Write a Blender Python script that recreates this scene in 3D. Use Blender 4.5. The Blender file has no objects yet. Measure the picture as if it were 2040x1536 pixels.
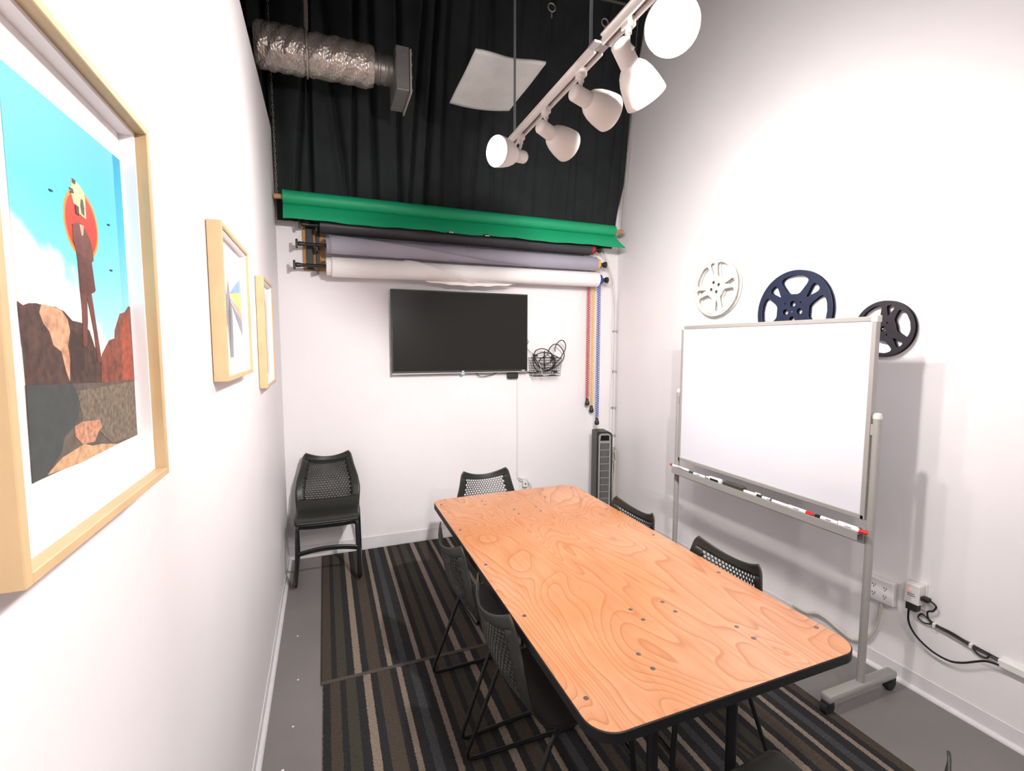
import bpy, bmesh, math, random
from mathutils import Vector, Matrix, Euler
random.seed(7)
PI = math.pi
sc = bpy.context.scene
COL = sc.collection

# ------------------------------------------------------------ camera
F_PX = 952.9
cam_d = bpy.data.cameras.new('camera'); cam_d.sensor_width = 36.0
cam_d.lens = F_PX / 2040 * 36.0; cam_d.clip_start = 0.02
cam = bpy.data.objects.new('camera', cam_d); COL.objects.link(cam)
YAW, PITCH, ROLL = 0.37285, -0.08502, 0.00125
_f = Vector((math.sin(YAW)*math.cos(PITCH), math.cos(YAW)*math.cos(PITCH), math.sin(PITCH)))
_r = Vector((math.cos(YAW), -math.sin(YAW), 0)); _u = _r.cross(_f)
_r2 = _r*math.cos(ROLL) + _u*math.sin(ROLL); _u2 = _r2.cross(_f)
M = Matrix(((_r2.x, _u2.x, -_f.x, 0), (_r2.y, _u2.y, -_f.y, 0), (_r2.z, _u2.z, -_f.z, 1.65), (0, 0, 0, 1)))
cam.matrix_world = M
sc.camera = cam

# ------------------------------------------------------------ world, exposure
w = bpy.data.worlds.new('world'); sc.world = w; w.use_nodes = True
w.node_tree.nodes['Background'].inputs[0].default_value = (0.9, 0.95, 1, 1)
w.node_tree.nodes['Background'].inputs[1].default_value = 0.05
sc.view_settings.view_transform = 'Standard'
sc.view_settings.look = 'None'
sc.view_settings.gamma = 1
sc.view_settings.exposure = 0.10
sc.view_settings.use_curve_mapping = False
LAMP_W = 13.0
LAMP_COL = (1.0, 0.955, 0.935)

# ------------------------------------------------------------ materials
def srgb(c):
    if isinstance(c, str):
        c = [int(c[i:i+2], 16)/255 for i in (0, 2, 4)]
    return tuple((x/12.92 if x <= 0.04045 else ((x+0.055)/1.055)**2.4) for x in c) + (1,)

def mat(name, col, rough=0.5, metal=0.0, noise=0.0, nscale=40, bump=0.0, bscale=200, spec=0.5, coat=0.0, emit=None, es=0):
    m = bpy.data.materials.new(name); m.use_nodes = True
    nt = m.node_tree; b = nt.nodes['Principled BSDF']
    c = srgb(col); b.inputs['Base Color'].default_value = c
    b.inputs['Roughness'].default_value = rough; b.inputs['Metallic'].default_value = metal
    b.inputs['Specular IOR Level'].default_value = spec
    b.inputs['Coat Weight'].default_value = coat
    tc = nt.nodes.new('ShaderNodeTexCoord')
    if noise > 0:
        n = nt.nodes.new('ShaderNodeTexNoise'); n.inputs['Scale'].default_value = nscale; n.inputs['Detail'].default_value = 4
        nt.links.new(tc.outputs['Object'], n.inputs['Vector'])
        mp = nt.nodes.new('ShaderNodeMapRange'); mp.inputs['From Min'].default_value = 0.3; mp.inputs['From Max'].default_value = 0.7
        mp.inputs['To Min'].default_value = 1-noise; mp.inputs['To Max'].default_value = 1+noise
        nt.links.new(n.outputs['Fac'], mp.inputs['Value'])
        v = nt.nodes.new('ShaderNodeVectorMath'); v.operation = 'SCALE'; v.inputs[0].default_value = c[:3]
        nt.links.new(mp.outputs['Result'], v.inputs['Scale']); nt.links.new(v.outputs[0], b.inputs['Base Color'])
    if bump > 0:
        n2 = nt.nodes.new('ShaderNodeTexNoise'); n2.inputs['Scale'].default_value = bscale; n2.inputs['Detail'].default_value = 3
        nt.links.new(tc.outputs['Object'], n2.inputs['Vector'])
        bp = nt.nodes.new('ShaderNodeBump'); bp.inputs['Strength'].default_value = bump; bp.inputs['Distance'].default_value = 0.01
        nt.links.new(n2.outputs['Fac'], bp.inputs['Height']); nt.links.new(bp.outputs[0], b.inputs['Normal'])
    if emit:
        b.inputs['Emission Color'].default_value = srgb(emit); b.inputs['Emission Strength'].default_value = es
    return m

W_WALL = mat('wall_paint', 'ebe7e8', 0.55, noise=0.015, nscale=3, bump=0.08, bscale=25)
W_BASE = mat('vinyl_base', 'dcd8da', 0.45, noise=0.04, nscale=8)
BLACK_PAINT = mat('black_paint', '121313', 0.9)
FLOOR_M = mat('grey_floor_paint', '7b7675', 0.42, noise=0.06, nscale=3, bump=0.05, bscale=30)
CLOTH = mat('black_cloth', '262a2b', 0.8, noise=0.15, nscale=6, bump=0.15, bscale=120, spec=0.2)
GREEN = mat('green_paper', '0f9a68', 0.5, noise=0.03, nscale=5)
BLK_PAPER = mat('black_paper', '37363a', 0.42, noise=0.05, nscale=5)
GRY_PAPER = mat('grey_paper', '9d99a6', 0.7, noise=0.03, nscale=8)
WHT_PAPER = mat('white_paper', 'efebea', 0.6)
WOOD_PLY = mat('pine_board', 'b98a52', 0.6, noise=0.2, nscale=14)
BLK_PLASTIC = mat('black_plastic', '262723', 0.45, noise=0.04, nscale=30)
BLK_METAL = mat('black_metal', '17181a', 0.4, spec=0.5)
BLK_RUBBER = mat('black_rubber', '1c2021', 0.6)
VINYL_EDGE = mat('black_vinyl_edge', '151416', 0.5, spec=.3)
SILVER = mat('silver_metal', 'b9b6b4', 0.35, 0.55)
GREY_FRAME = mat('grey_painted_metal', 'a5a19d', 0.4, 0.15)
LAMP_WHITE = mat('lamp_enamel', 'e6ddd6', 0.4)
BULB = mat('bulb_glow', 'ffffff', 0.4, emit='fff6ee', es=14)
FRAME_WOOD = mat('light_maple', 'cdae84', 0.5, noise=0.07, nscale=12)
MATBOARD = mat('mat_board', 'f4f0f0', 0.8)
WB_SURF = mat('whiteboard_enamel', 'e2e1e8', 0.12, noise=0.01, nscale=4, coat=0.4)
TV_SCREEN = mat('tv_screen', '242422', 0.3, spec=0.12)
DUCT_METAL = mat('galvanised_metal', '8d8b88', 0.42, 0.7, noise=0.1, nscale=30)
VENT_METAL = mat('grey_vent_metal', '7e7c7b', 0.5, 0.3, noise=0.05)
WHITE_PL = mat('white_plastic', 'e4e0dd', 0.4)
CABLE_BLK = mat('cable_black', '141416', 0.45)
CABLE_WHT = mat('cable_white', 'dad6d2', 0.5)
PANEL_W = mat('acoustic_panel_fabric', 'c9c9c6', 0.85, noise=0.06, nscale=9, bump=0.4, bscale=14)

def foil_material():
    m = mat('crinkled_foil', 'bdb3ab', 0.3, 0.62)
    nt = m.node_tree; b = nt.nodes['Principled BSDF']
    tc = nt.nodes.new('ShaderNodeTexCoord')
    mp = nt.nodes.new('ShaderNodeMapping'); mp.inputs['Scale'].default_value = (1.4, 1, 1)
    v = nt.nodes.new('ShaderNodeTexVoronoi'); v.inputs['Scale'].default_value = 60
    n = nt.nodes.new('ShaderNodeTexNoise'); n.inputs['Scale'].default_value = 22; n.inputs['Detail'].default_value = 5
    a = nt.nodes.new('ShaderNodeMath'); a.operation = 'ADD'
    bp = nt.nodes.new('ShaderNodeBump'); bp.inputs['Strength'].default_value = 0.55; bp.inputs['Distance'].default_value = 0.006
    nt.links.new(tc.outputs['Object'], mp.inputs[0]); nt.links.new(mp.outputs[0], v.inputs['Vector']); nt.links.new(mp.outputs[0], n.inputs['Vector'])
    nt.links.new(v.outputs['Distance'], a.inputs[0]); nt.links.new(n.outputs['Fac'], a.inputs[1])
    nt.links.new(a.outputs[0], bp.inputs['Height']); nt.links.new(bp.outputs[0], b.inputs['Normal'])
    return m
FOIL = foil_material()

def carpet_material(name, x0):
    m = bpy.data.materials.new(name); m.use_nodes = True
    nt = m.node_tree; b = nt.nodes['Principled BSDF']; b.inputs['Roughness'].default_value = 0.95
    b.inputs['Specular IOR Level'].default_value = 0.1
    tc = nt.nodes.new('ShaderNodeTexCoord'); sp = nt.nodes.new('ShaderNodeSeparateXYZ')
    nt.links.new(tc.outputs['Object'], sp.inputs[0])
    wob = nt.nodes.new('ShaderNodeTexNoise'); wob.inputs['Scale'].default_value = 120
    nt.links.new(tc.outputs['Object'], wob.inputs['Vector'])
    ws = nt.nodes.new('ShaderNodeMath'); ws.operation = 'MULTIPLY_ADD'; ws.inputs[1].default_value = 0.012; ws.inputs[2].default_value = -x0 - 0.006
    nt.links.new(wob.outputs['Fac'], ws.inputs[0])
    ad = nt.nodes.new('ShaderNodeMath'); ad.operation = 'ADD'; nt.links.new(sp.outputs[0], ad.inputs[0]); nt.links.new(ws.outputs[0], ad.inputs[1])
    dv = nt.nodes.new('ShaderNodeMath'); dv.operation = 'DIVIDE'; dv.inputs[1].default_value = 0.5155; nt.links.new(ad.outputs[0], dv.inputs[0])
    fl = nt.nodes.new('ShaderNodeMath'); fl.operation = 'FLOOR'; nt.links.new(dv.outputs[0], fl.inputs[0])
    fr = nt.nodes.new('ShaderNodeMath'); fr.operation = 'SUBTRACT'; nt.links.new(dv.outputs[0], fr.inputs[0]); nt.links.new(fl.outputs[0], fr.inputs[1])
    rp = nt.nodes.new('ShaderNodeValToRGB'); rp.color_ramp.interpolation = 'CONSTANT'
    TAN, DK, BR, GR, OL = '84776a', '2f2e2f', '4a423a', '424244', '434038'
    bands = [(0, TAN), (.033, DK), (.068, BR), (.128, DK), (.160, TAN), (.184, DK), (.222, GR), (.258, DK), (.305, TAN), (.330, DK), (.362, BR),
             (.405, DK), (.432, OL), (.478, DK)]
    # a period of .5155 m
    el = rp.color_ramp.elements
    for i, (p, c) in enumerate(bands):
        e = el[i] if i < 2 else el.new(p/.5155)
        e.position = p/.5155; e.color = srgb(c)
    nt.links.new(fr.outputs[0], rp.inputs[0])
    n = nt.nodes.new('ShaderNodeTexNoise'); n.inputs['Scale'].default_value = 150; n.inputs['Detail'].default_value = 6; n.inputs['Roughness'].default_value = .75
    nt.links.new(tc.outputs['Object'], n.inputs['Vector'])
    mr = nt.nodes.new('ShaderNodeMapRange'); mr.inputs['From Min'].default_value = .3; mr.inputs['From Max'].default_value = .7
    mr.inputs['To Min'].default_value = .62; mr.inputs['To Max'].default_value = 1.38
    nt.links.new(n.outputs['Fac'], mr.inputs['Value'])
    vm = nt.nodes.new('ShaderNodeVectorMath'); vm.operation = 'SCALE'
    nt.links.new(rp.outputs[0], vm.inputs[0]); nt.links.new(mr.outputs[0], vm.inputs['Scale']); nt.links.new(vm.outputs[0], b.inputs['Base Color'])
    bp = nt.nodes.new('ShaderNodeBump'); bp.inputs['Strength'].default_value = .6; bp.inputs['Distance'].default_value = .004
    nt.links.new(n.outputs['Fac'], bp.inputs['Height']); nt.links.new(bp.outputs[0], b.inputs['Normal'])
    return m

def table_material():
    m = bpy.data.materials.new('birch_plywood'); m.use_nodes = True
    nt = m.node_tree; b = nt.nodes['Principled BSDF']; b.inputs['Roughness'].default_value = .34
    b.inputs['Specular IOR Level'].default_value = .45
    L = nt.links.new; N = nt.nodes.new
    tc = N('ShaderNodeTexCoord')
    mp = N('ShaderNodeMapping'); mp.inputs['Scale'].default_value = (1.0, .42, 1); L(tc.outputs['Object'], mp.inputs[0])
    n1 = N('ShaderNodeTexNoise'); n1.inputs['Scale'].default_value = 2.6; n1.inputs['Detail'].default_value = 2.0; n1.inputs['Distortion'].default_value = .5
    L(mp.outputs[0], n1.inputs['Vector'])
    # contour lines of a smooth noise field = rotary cut veneer figure
    mu = N('ShaderNodeMath'); mu.operation = 'MULTIPLY'; mu.inputs[1].default_value = 36; L(n1.outputs['Fac'], mu.inputs[0])
    fr = N('ShaderNodeMath'); fr.operation = 'FRACT'; L(mu.outputs[0], fr.inputs[0])
    r1 = N('ShaderNodeValToRGB'); e = r1.color_ramp.elements
    e[0].position = 0; e[0].color = (.0, .0, .0, 1); e[1].position = .75; e[1].color = (.35, .35, .35, 1)
    x = e.new(.93); x.color = (1, 1, 1, 1); x = e.new(1.0); x.color = (.1, .1, .1, 1)
    L(fr.outputs[0], r1.inputs[0])
    n2 = N('ShaderNodeTexNoise'); n2.inputs['Scale'].default_value = 1.7; n2.inputs['Detail'].default_value = 3; L(tc.outputs['Object'], n2.inputs['Vector'])
    n3 = N('ShaderNodeTexNoise'); n3.inputs['Scale'].default_value = 60; n3.inputs['Detail'].default_value = 3
    mp3 = N('ShaderNodeMapping'); mp3.inputs['Scale'].default_value = (1, .06, 1); L(tc.outputs['Object'], mp3.inputs[0]); L(mp3.outputs[0], n3.inputs['Vector'])
    base = N('ShaderNodeMix'); base.data_type = 'RGBA'
    base.inputs[6].default_value = srgb('c38457'); base.inputs[7].default_value = srgb('d29b79'); L(n2.outputs['Fac'], base.inputs[0])
    r2 = N('ShaderNodeMapRange'); r2.inputs['From Min'].default_value = .35; r2.inputs['From Max'].default_value = .65; L(n2.outputs['Fac'], r2.inputs['Value']); L(r2.outputs[0], base.inputs[0])
    gr = N('ShaderNodeMix'); gr.data_type = 'RGBA'; gr.inputs[7].default_value = srgb('9c5d33')
    L(base.outputs[2], gr.inputs[6])
    g2 = N('ShaderNodeMath'); g2.operation = 'MULTIPLY'; g2.inputs[1].default_value = .62; L(r1.outputs[0], g2.inputs[0]); L(g2.outputs[0], gr.inputs[0])
    fi = N('ShaderNodeMix'); fi.data_type = 'RGBA'; fi.inputs[7].default_value = srgb('ad6a3c'); L(gr.outputs[2], fi.inputs[6])
    f2 = N('ShaderNodeMapRange'); f2.inputs['From Min'].default_value = .5; f2.inputs['From Max'].default_value = .75; f2.inputs['To Max'].default_value = .5
    L(n3.outputs['Fac'], f2.inputs['Value']); L(f2.outputs[0], fi.inputs[0])
    L(fi.outputs[2], b.inputs['Base Color'])
    return m

# ------------------------------------------------------------ geometry helpers
def T(o, label=None, cat=None, group=None, kind=None):
    if label: o['label'] = label
    if cat: o['category'] = cat
    if group: o['group'] = group
    if kind: o['kind'] = kind
    return o

def thing(name, loc, label, cat, group=None, rz=0):
    o = bpy.data.objects.new(name, None); COL.objects.link(o)
    o.empty_display_size = .05; o.location = loc; o.rotation_euler = (0, 0, rz)
    return T(o, label, cat, group)

def link(name, bm, m, parent=None, smooth=False, local=False, base=None):
    """bm in world coordinates unless local; parent at its location without rotation"""
    me = bpy.data.meshes.new(name)
    off = None
    if parent is not None and not local:
        p = Vector((0, 0, 0)); q = parent
        while q is not None: p += Vector(q.location); q = q.parent
        off = p
    if base is not None: off = Vector(base)
    if off is not None: bmesh.ops.translate(bm, verts=bm.verts, vec=-off)
    bmesh.ops.recalc_face_normals(bm, faces=bm.faces)
    bm.to_mesh(me); bm.free()
    for x in (m if isinstance(m, (list, tuple)) else [m]): me.materials.append(x)
    if smooth:
        for p in me.polygons: p.use_smooth = True
        try: me.set_sharp_from_angle(angle=math.radians(38))
        except Exception: pass
    o = bpy.data.objects.new(name, me); COL.objects.link(o)
    if parent is not None: o.parent = parent
    if base is not None: o.location = base
    return o

def box(bm, x0, x1, y0, y1, z0, z1, bev=0, seg=2, mi=0):
    r = bmesh.ops.create_cube(bm, size=1)
    vs = r['verts']
    for v in vs:
        v.co = Vector(((x0+x1)/2 + v.co.x*(x1-x0), (y0+y1)/2 + v.co.y*(y1-y0), (z0+z1)/2 + v.co.z*(z1-z0)))
    fs = {f for v in vs for f in v.link_faces}
    for f in fs: f.material_index = mi
    if bev > 0:
        es = list({e for v in vs for e in v.link_edges})
        bmesh.ops.bevel(bm, geom=es, offset=bev, segments=seg, affect='EDGES', profile=.5, material=mi)
    return bm

def BX(*a, **k):
    bm = bmesh.new(); return box(bm, *a, **k)

def smooth_path(pts, n=8, closed=False):
    P = [Vector(p) for p in pts]; out = []
    N = len(P)
    rng = range(N if closed else N-1)
    for i in rng:
        if closed: a, b, c, d = P[(i-1) % N], P[i], P[(i+1) % N], P[(i+2) % N]
        else: a, b, c, d = P[max(i-1, 0)], P[i], P[i+1], P[min(i+2, N-1)]
        for k in range(n):
            t = k/n
            out.append(.5*((2*b) + (c-a)*t + (2*a-5*b+4*c-d)*t*t + (-a+3*b-3*c+d)*t**3))
    if not closed: out.append(P[-1])
    return out

def fillet(pts, r, n=6):
    P = [Vector(p) for p in pts]; out = [P[0]]
    for i in range(1, len(P)-1):
        a, b, c = P[i-1], P[i], P[i+1]
        u = (a-b); v = (c-b); d = min(r, u.length*.45, v.length*.45)
        p0 = b+u.normalized()*d; p1 = b+v.normalized()*d
        for k in range(n+1):
            t = k/n; out.append((1-t)**2*p0 + 2*t*(1-t)*b + t*t*p1)
    out.append(P[-1]); return out

def tube(bm, pts, r, sides=8, closed=False, cap=True, mi=0, sx=1.0):
    P = [Vector(p) for p in pts]; n = len(P)
    rs = r if isinstance(r, (list, tuple)) else [r]*n
    rings = []; prev = None
    for i in range(n):
        if closed: t = P[(i+1) % n]-P[(i-1) % n]
        else: t = P[min(i+1, n-1)]-P[max(i-1, 0)]
        if t.length < 1e-9: t = Vector((0, 0, 1))
        t.normalize()
        if prev is None:
            a = Vector((0, 0, 1)) if abs(t.z) < .9 else Vector((1, 0, 0))
            nrm = t.cross(a).normalized()
        else:
            nrm = (prev - t*prev.dot(t))
            if nrm.length < 1e-6: nrm = t.orthogonal()
            nrm.normalize()
        prev = nrm; bn = t.cross(nrm)
        rings.append([bm.verts.new(P[i] + (nrm*math.cos(2*PI*k/sides)*sx + bn*math.sin(2*PI*k/sides))*rs[i]) for k in range(sides)])
    m = n if closed else n-1
    for i in range(m):
        A, B = rings[i], rings[(i+1) % n]
        for k in range(sides):
            f = bm.faces.new((A[k], A[(k+1) % sides], B[(k+1) % sides], B[k])); f.material_index = mi
    if cap and not closed:
        bm.faces.new(rings[0][::-1]).material_index = mi; bm.faces.new(rings[-1]).material_index = mi
    return bm

def TB(pts, r, **k):
    return tube(bmesh.new(), pts, r, **k)

def lathe(bm, prof, origin, axis, sides=32, mi=0, capends=True):
    """prof: list of (t along axis, radius)"""
    ax = Vector(axis).normalized(); a = ax.orthogonal().normalized(); b = ax.cross(a); O = Vector(origin)
    rings = []
    for t, r in prof:
        if r < 1e-6: rings.append([bm.verts.new(O+ax*t)])
        else: rings.append([bm.verts.new(O+ax*t+(a*math.cos(2*PI*k/sides)+b*math.sin(2*PI*k/sides))*r) for k in range(sides)])
    for A, B in zip(rings, rings[1:]):
        for k in range(sides):
            k2 = (k+1) % sides
            if len(A) == 1 and len(B) == 1: continue
            if len(A) == 1: f = bm.faces.new((A[0], B[k2], B[k]))
            elif len(B) == 1: f = bm.faces.new((A[k], A[k2], B[0]))
            else: f = bm.faces.new((A[k], A[k2], B[k2], B[k]))
            f.material_index = mi
    if capends:
        for R in (rings[0], rings[-1]):
            if len(R) > 1:
                try: bm.faces.new(R).material_index = mi
                except ValueError: pass
    return bm

def cyl(bm, p0, p1, r, sides=20, mi=0):
    p0 = Vector(p0); p1 = Vector(p1)
    return lathe(bm, [(0, r), ((p1-p0).length, r)], p0, p1-p0, sides, mi)

def CY(*a, **k):
    return cyl(bmesh.new(), *a, **k)

def prism(bm, pts, d, mi=0):
    """polygon pts (3d) extruded along vector d"""
    A = [bm.verts.new(p) for p in pts]; B = [bm.verts.new(Vector(p)+Vector(d)) for p in pts]
    n = len(A)
    bm.faces.new(A).material_index = mi; bm.faces.new(B[::-1]).material_index = mi
    for i in range(n): bm.faces.new((A[i], B[i], B[(i+1) % n], A[(i+1) % n])).material_index = mi
    return bm

def structure(name, bm, m, smooth=False):
    return T(link(name, bm, m, smooth=smooth), kind='structure')

# ------------------------------------------------------------ room shell
XL, XR, YB, ZC, ZL, YF = -0.30, 2.60, 3.914, 4.46, 3.15, -2.6
structure('floor', BX(-1.3, 2.72, YF-.1, YB+.1, -.1, 0), FLOOR_M)
structure('ceiling', BX(-1.3, 2.72, YF-.1, YB+.1, ZC, ZC+.1), BLACK_PAINT)
structure('wall_right', BX(XR, XR+.12, YF-.1, YB+.1, 0, ZC), W_WALL)
structure('wall_left', BX(XL-.12, XL, YF, YB, 0, ZL, bev=.002), W_WALL)
structure('wall_back', BX(-1.3, XR, YB, YB+.1, 0, ZC), W_WALL)
structure('wall_front', BX(-1.3, XR, YF-.1, YF, 0, ZC), W_WALL)
structure('wall_far_left', BX(-1.4, -1.3, YF-.1, YB+.1, 0, ZC), BLACK_PAINT)
# baseboards: tall thin vinyl base, plus a quarter round bead at the floor
def wavy_base(y):
    bm = bmesh.new(); n = 120; x0, x1 = XL+.002, XR-.003
    top = []; bot = []
    for i in range(n+1):
        x = x0+(x1-x0)*i/n
        top.append((x, .100)); bot.append((x, .004+.004*math.sin(i*1.7)+.004*random.random()))
    for i in range(n):
        a = [bm.verts.new((p[0], y, p[1])) for p in (bot[i], bot[i+1], top[i+1], top[i])]
        bm.faces.new(a)
        b = [bm.verts.new((p[0], YB, p[1])) for p in (top[i], top[i+1])]
        bm.faces.new((a[3], a[2], b[1], b[0]))
    return bm
structure('baseboard_back', wavy_base(YB-.006), W_BASE)
structure('baseboard_right', BX(XR-.005, XR, YF, YB-.01, 0, .082, bev=.002), W_BASE)
structure('baseboard_left', BX(XL, XL+.005, YF, YB-.01, 0, .06, bev=.002), W_BASE)
def bead(x, sgn):
    bm = bmesh.new(); y0, y1 = YF+.01, YB-.012; r = .018; pr = [(x, .0)]
    for k in range(7):
        a = PI/2*k/6; pr.append((x+sgn*r*math.cos(a), r*math.sin(a)))
    prism(bm, [(px, y0, pz+.0005) for px, pz in pr], (0, y1-y0, 0)); return bm
structure('trim_1', bead(XR-.0055, -1), W_BASE, True)
structure('trim_2', bead(XL+.0055, 1), W_BASE, True)

# rugs
rug = link('striped_rug', BX(-.065, 2.085, 2.385, 3.895, .0005, .008), carpet_material('striped_carpet', .093))
T(rug, 'dark striped carpet piece reaching the back wall, behind the seam', 'rug')
rug = link('striped_rug', BX(-.055, 2.085, -1.2, 2.37, .0005, .008), carpet_material('striped_carpet_shifted', .131))
T(rug, 'dark striped carpet piece under the near part of the table, in front of the seam', 'rug')
seam = link('seam_tape', BX(-.064, 2.085, 2.366, 2.389, .0082, .0100, bev=.0008), mat('brown_binding', '4b443e', .9, noise=.15, nscale=80))
T(seam, 'dark brown binding strip crossing the carpet where the two striped pieces meet', 'binding strip')

# paint chips on the bare floor
for i, (x, y, r) in enumerate([(-.165, 1.80, .012), (-.20, 1.93, .005), (-.175, 2.15, .004), (-.17, 2.46, .004), (-.19, 2.85, .004)]):
    bm = bmesh.new(); n = 10
    prism(bm, [(x+r*(1+.25*random.random())*math.cos(2*PI*k/n), y+r*(1+.25*random.random())*math.sin(2*PI*k/n), .0004) for k in range(n)], (0, 0, .0012))
    o = link('paint_chip', bm, WHT_PAPER, base=(x, y, 0))
    T(o, ['largest pale chip on the grey floor beside the left wall', 'small pale chip on the grey floor just behind the largest one', 'tiny pale chip on the floor beside the carpet seam, third from the front',
          'tiny pale chip on the grey floor behind the carpet seam', 'tiny pale chip on the grey floor nearest to the corner chair'][i], 'chip', 'pale chips on the bare floor strip')

# ------------------------------------------------------------ black curtain
_rc = random.Random(12)
PLEATS = [(-1.1+.135*i+_rc.uniform(-.045, .045), _rc.uniform(-.07, .07)+(.03 if i % 3 else -.05), _rc.uniform(.035, .07)*(1 if i < 15 else .6), _rc.uniform(.012, .024)) for i in range(28)]
def curtain_y(x, z):
    prof = [(2.40, 3.885), (2.8, 3.875), (3.27, 3.82), (3.74, 3.745), (4.05, 3.67), (4.3, 3.60), (4.44, 3.52)]
    for (z0, y0), (z1, y1) in zip(prof, prof[1:]):
        if z <= z1: y = y0+(y1-y0)*(z-z0)/(z1-z0); break
    else: y = prof[-1][1]
    sag = .10*math.exp(-((x-1.2)/.9)**2)*max(0, min(1, (z-3.0)/1.0))
    k = min(1, max(0, (z-2.45)/.5)); xx = x + .06*(z-3)*math.sin(x*3.1) + .03*math.sin(z*2.3+x*5)
    w = .022*math.sin(xx*13+.9*math.sin(xx*4)) + .008*math.sin(xx*31+1.3+z) - .02
    for px_, ln, am, wd in PLEATS:
        q = (x-px_-ln*(z-3.2))/wd
        if abs(q) < 3: w += am*math.exp(-q*q)*(1.15*q*.6+1)
    left = 1.0 if x < .8 else max(.35, 1-(x-.8)*.8)
    d = (w-.05)*left*(.18+.82*k)
    return min(y-sag+d, 3.908)
def curtain():
    bm = bmesh.new(); nx, nz = 620, 60; X0, X1 = -1.25, 2.585
    g = {}
    for i in range(nx+1):
        x = X0+(X1-X0)*i/nx
        for j in range(nz+1):
            z = 2.535+(4.455-2.535)*j/nz
            xe = x
            if x > 2.3: xe = x-(x-2.3)*.30*max(0, min(1, (3.1-z)/.6))   # right edge drawn in near the hem
            g[i, j] = (xe, curtain_y(xe, z), z)
    vs = {}
    def V(k):
        if k not in vs: vs[k] = bm.verts.new(g[k])
        return vs[k]
    for i in range(nx):
        for j in range(nz):
            if g[i, j][0] < XL+.012 and g[i, j][2] < ZL+.04: continue
            bm.faces.new((V((i, j)), V((i+1, j)), V((i+1, j+1)), V((i, j+1))))
    return bm
o = link('black_curtain', curtain(), CLOTH, smooth=True)
for p in o.data.polygons: p.use_smooth = True
T(o, 'wide black cloth curtain hanging in folds from the ceiling above the green paper roll', 'curtain')
# dark canopy cloth edge along the right wall plus rod
cr = link('curtain_rod', TB([(1.75, 3.42, 4.30), (2.59, 3.38, 4.32)], .010), mat('dull_metal', '6a6765', .5, .5))
T(cr, 'thin metal rod at the top right of the black curtain against the right wall', 'rod')
hk = thing('rod_bracket', (2.57, 3.36, 4.20), 'dark wall bracket beside the top right end of the curtain', 'bracket')
link('plate', BX(2.585, 2.599, 3.30, 3.42, 4.16, 4.34, bev=.004), BLK_METAL, hk)
link('arm', BX(2.50, 2.586, 3.34, 3.40, 4.26, 4.29, bev=.004), BLK_METAL, hk)
for i, (x, y, z) in enumerate([(1.593, 3.3, 4.064), (2.037, 3.3, 4.064)]):
    t = thing('hanging_ring', (x, y, z), ['small dull metal ring hanging in front of the black curtain, left one', 'small dull metal ring hanging beside the light track, right one'][i], 'ring', 'metal rings hanging in front of the curtain')
    ring = [Vector((x+.028*math.cos(a), y, z+.028*math.sin(a))) for a in [2*PI*k/24 for k in range(24)]]
    link('ring', TB(ring, .005, closed=True, sides=6), SILVER, t, True)
    link('cord', TB([(x, y, z+.03), (x, y, ZC)], .0012, sides=5), BLK_METAL, t)
    link('screw_eye', TB([(x, y, z-.028), (x, y, z-.07)], .006, sides=6), SILVER, t)

# ------------------------------------------------------------ duct, vent box
DY, DZ = 3.24, 3.37
t = thing('air_duct', (0, DY, DZ), 'silver foil wrapped air duct with a square metal vent box at its end', 'duct')
def foil_sleeve(x0, x1, r, seed):
    bm = bmesh.new(); rnd = random.Random(seed); n, s = 26, 40; rings = []
    for i in range(n+1):
        x = x0+(x1-x0)*i/n; R = []
        e = min(1, min(i, n-i)/2)
        for k in range(s):
            a = 2*PI*k/s
            rr = r*(.93+.07*e) + rnd.uniform(-.004, .004)+.003*math.sin(a*5+i*.9)
            R.append(bm.verts.new((x, DY+rr*math.cos(a), DZ+rr*math.sin(a))))
        rings.append(R)
    for A, B in zip(rings, rings[1:]):
        for k in range(s): bm.faces.new((A[k], A[(k+1) % s], B[(k+1) % s], B[k]))
    bm.faces.new(rings[0]); bm.faces.new(rings[-1]); return bm
link('foil_sleeve', foil_sleeve(-.318, -.050, .122, 3), FOIL, t, True)
link('foil_sleeve', foil_sleeve(-.040, .335, .118, 5), FOIL, t, True)
link('inner_pipe', CY((-.60, DY, DZ), (.30, DY, DZ), .075, sides=32), BLK_METAL, t, True)
bm = bmesh.new(); lathe(bm, [(0, .085), (.03, .085), (.035, .089), (.045, .089), (.05, .085), (.075, .085), (.08, .089), (.09, .089), (.095, .086), (.15, .086)], (.325, DY, DZ), (1, 0, 0), 36)
link('duct_collar', bm, DUCT_METAL, t, True)
vb = link('vent_box', BX(.455, .535, DY-.145, DY+.15, 3.20, 3.455, bev=.004), VENT_METAL, t)
link('vent_flange', BX(.538, .548, DY-.15, DY+.165, 3.185, 3.445, bev=.002), mat('pale_flange', 'aaa69d', .5, .2), vb)
for z in (3.215, 3.29, 3.365, 3.43):
    link('vent_louver', BX(.549, .556, DY-.13, DY+.145, z-.006, z+.006), VENT_METAL, vb)
bm = bmesh.new(); ring = [Vector((-.045, DY+.126*math.cos(a), DZ+.124*math.sin(a))) for a in [2*PI*k/36 for k in range(36)]]
tube(bm, ring, .006, closed=True, sides=6)
tube(bm, smooth_path([(-.045, DY-.02, DZ+.12), (-.043, DY, DZ+.3), (-.050, DY, DZ+.6), (-.045, DY, ZC)], 8), .013, sides=6, sx=.5)
link('hanger_strap', bm, FOIL, t, True)

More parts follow.
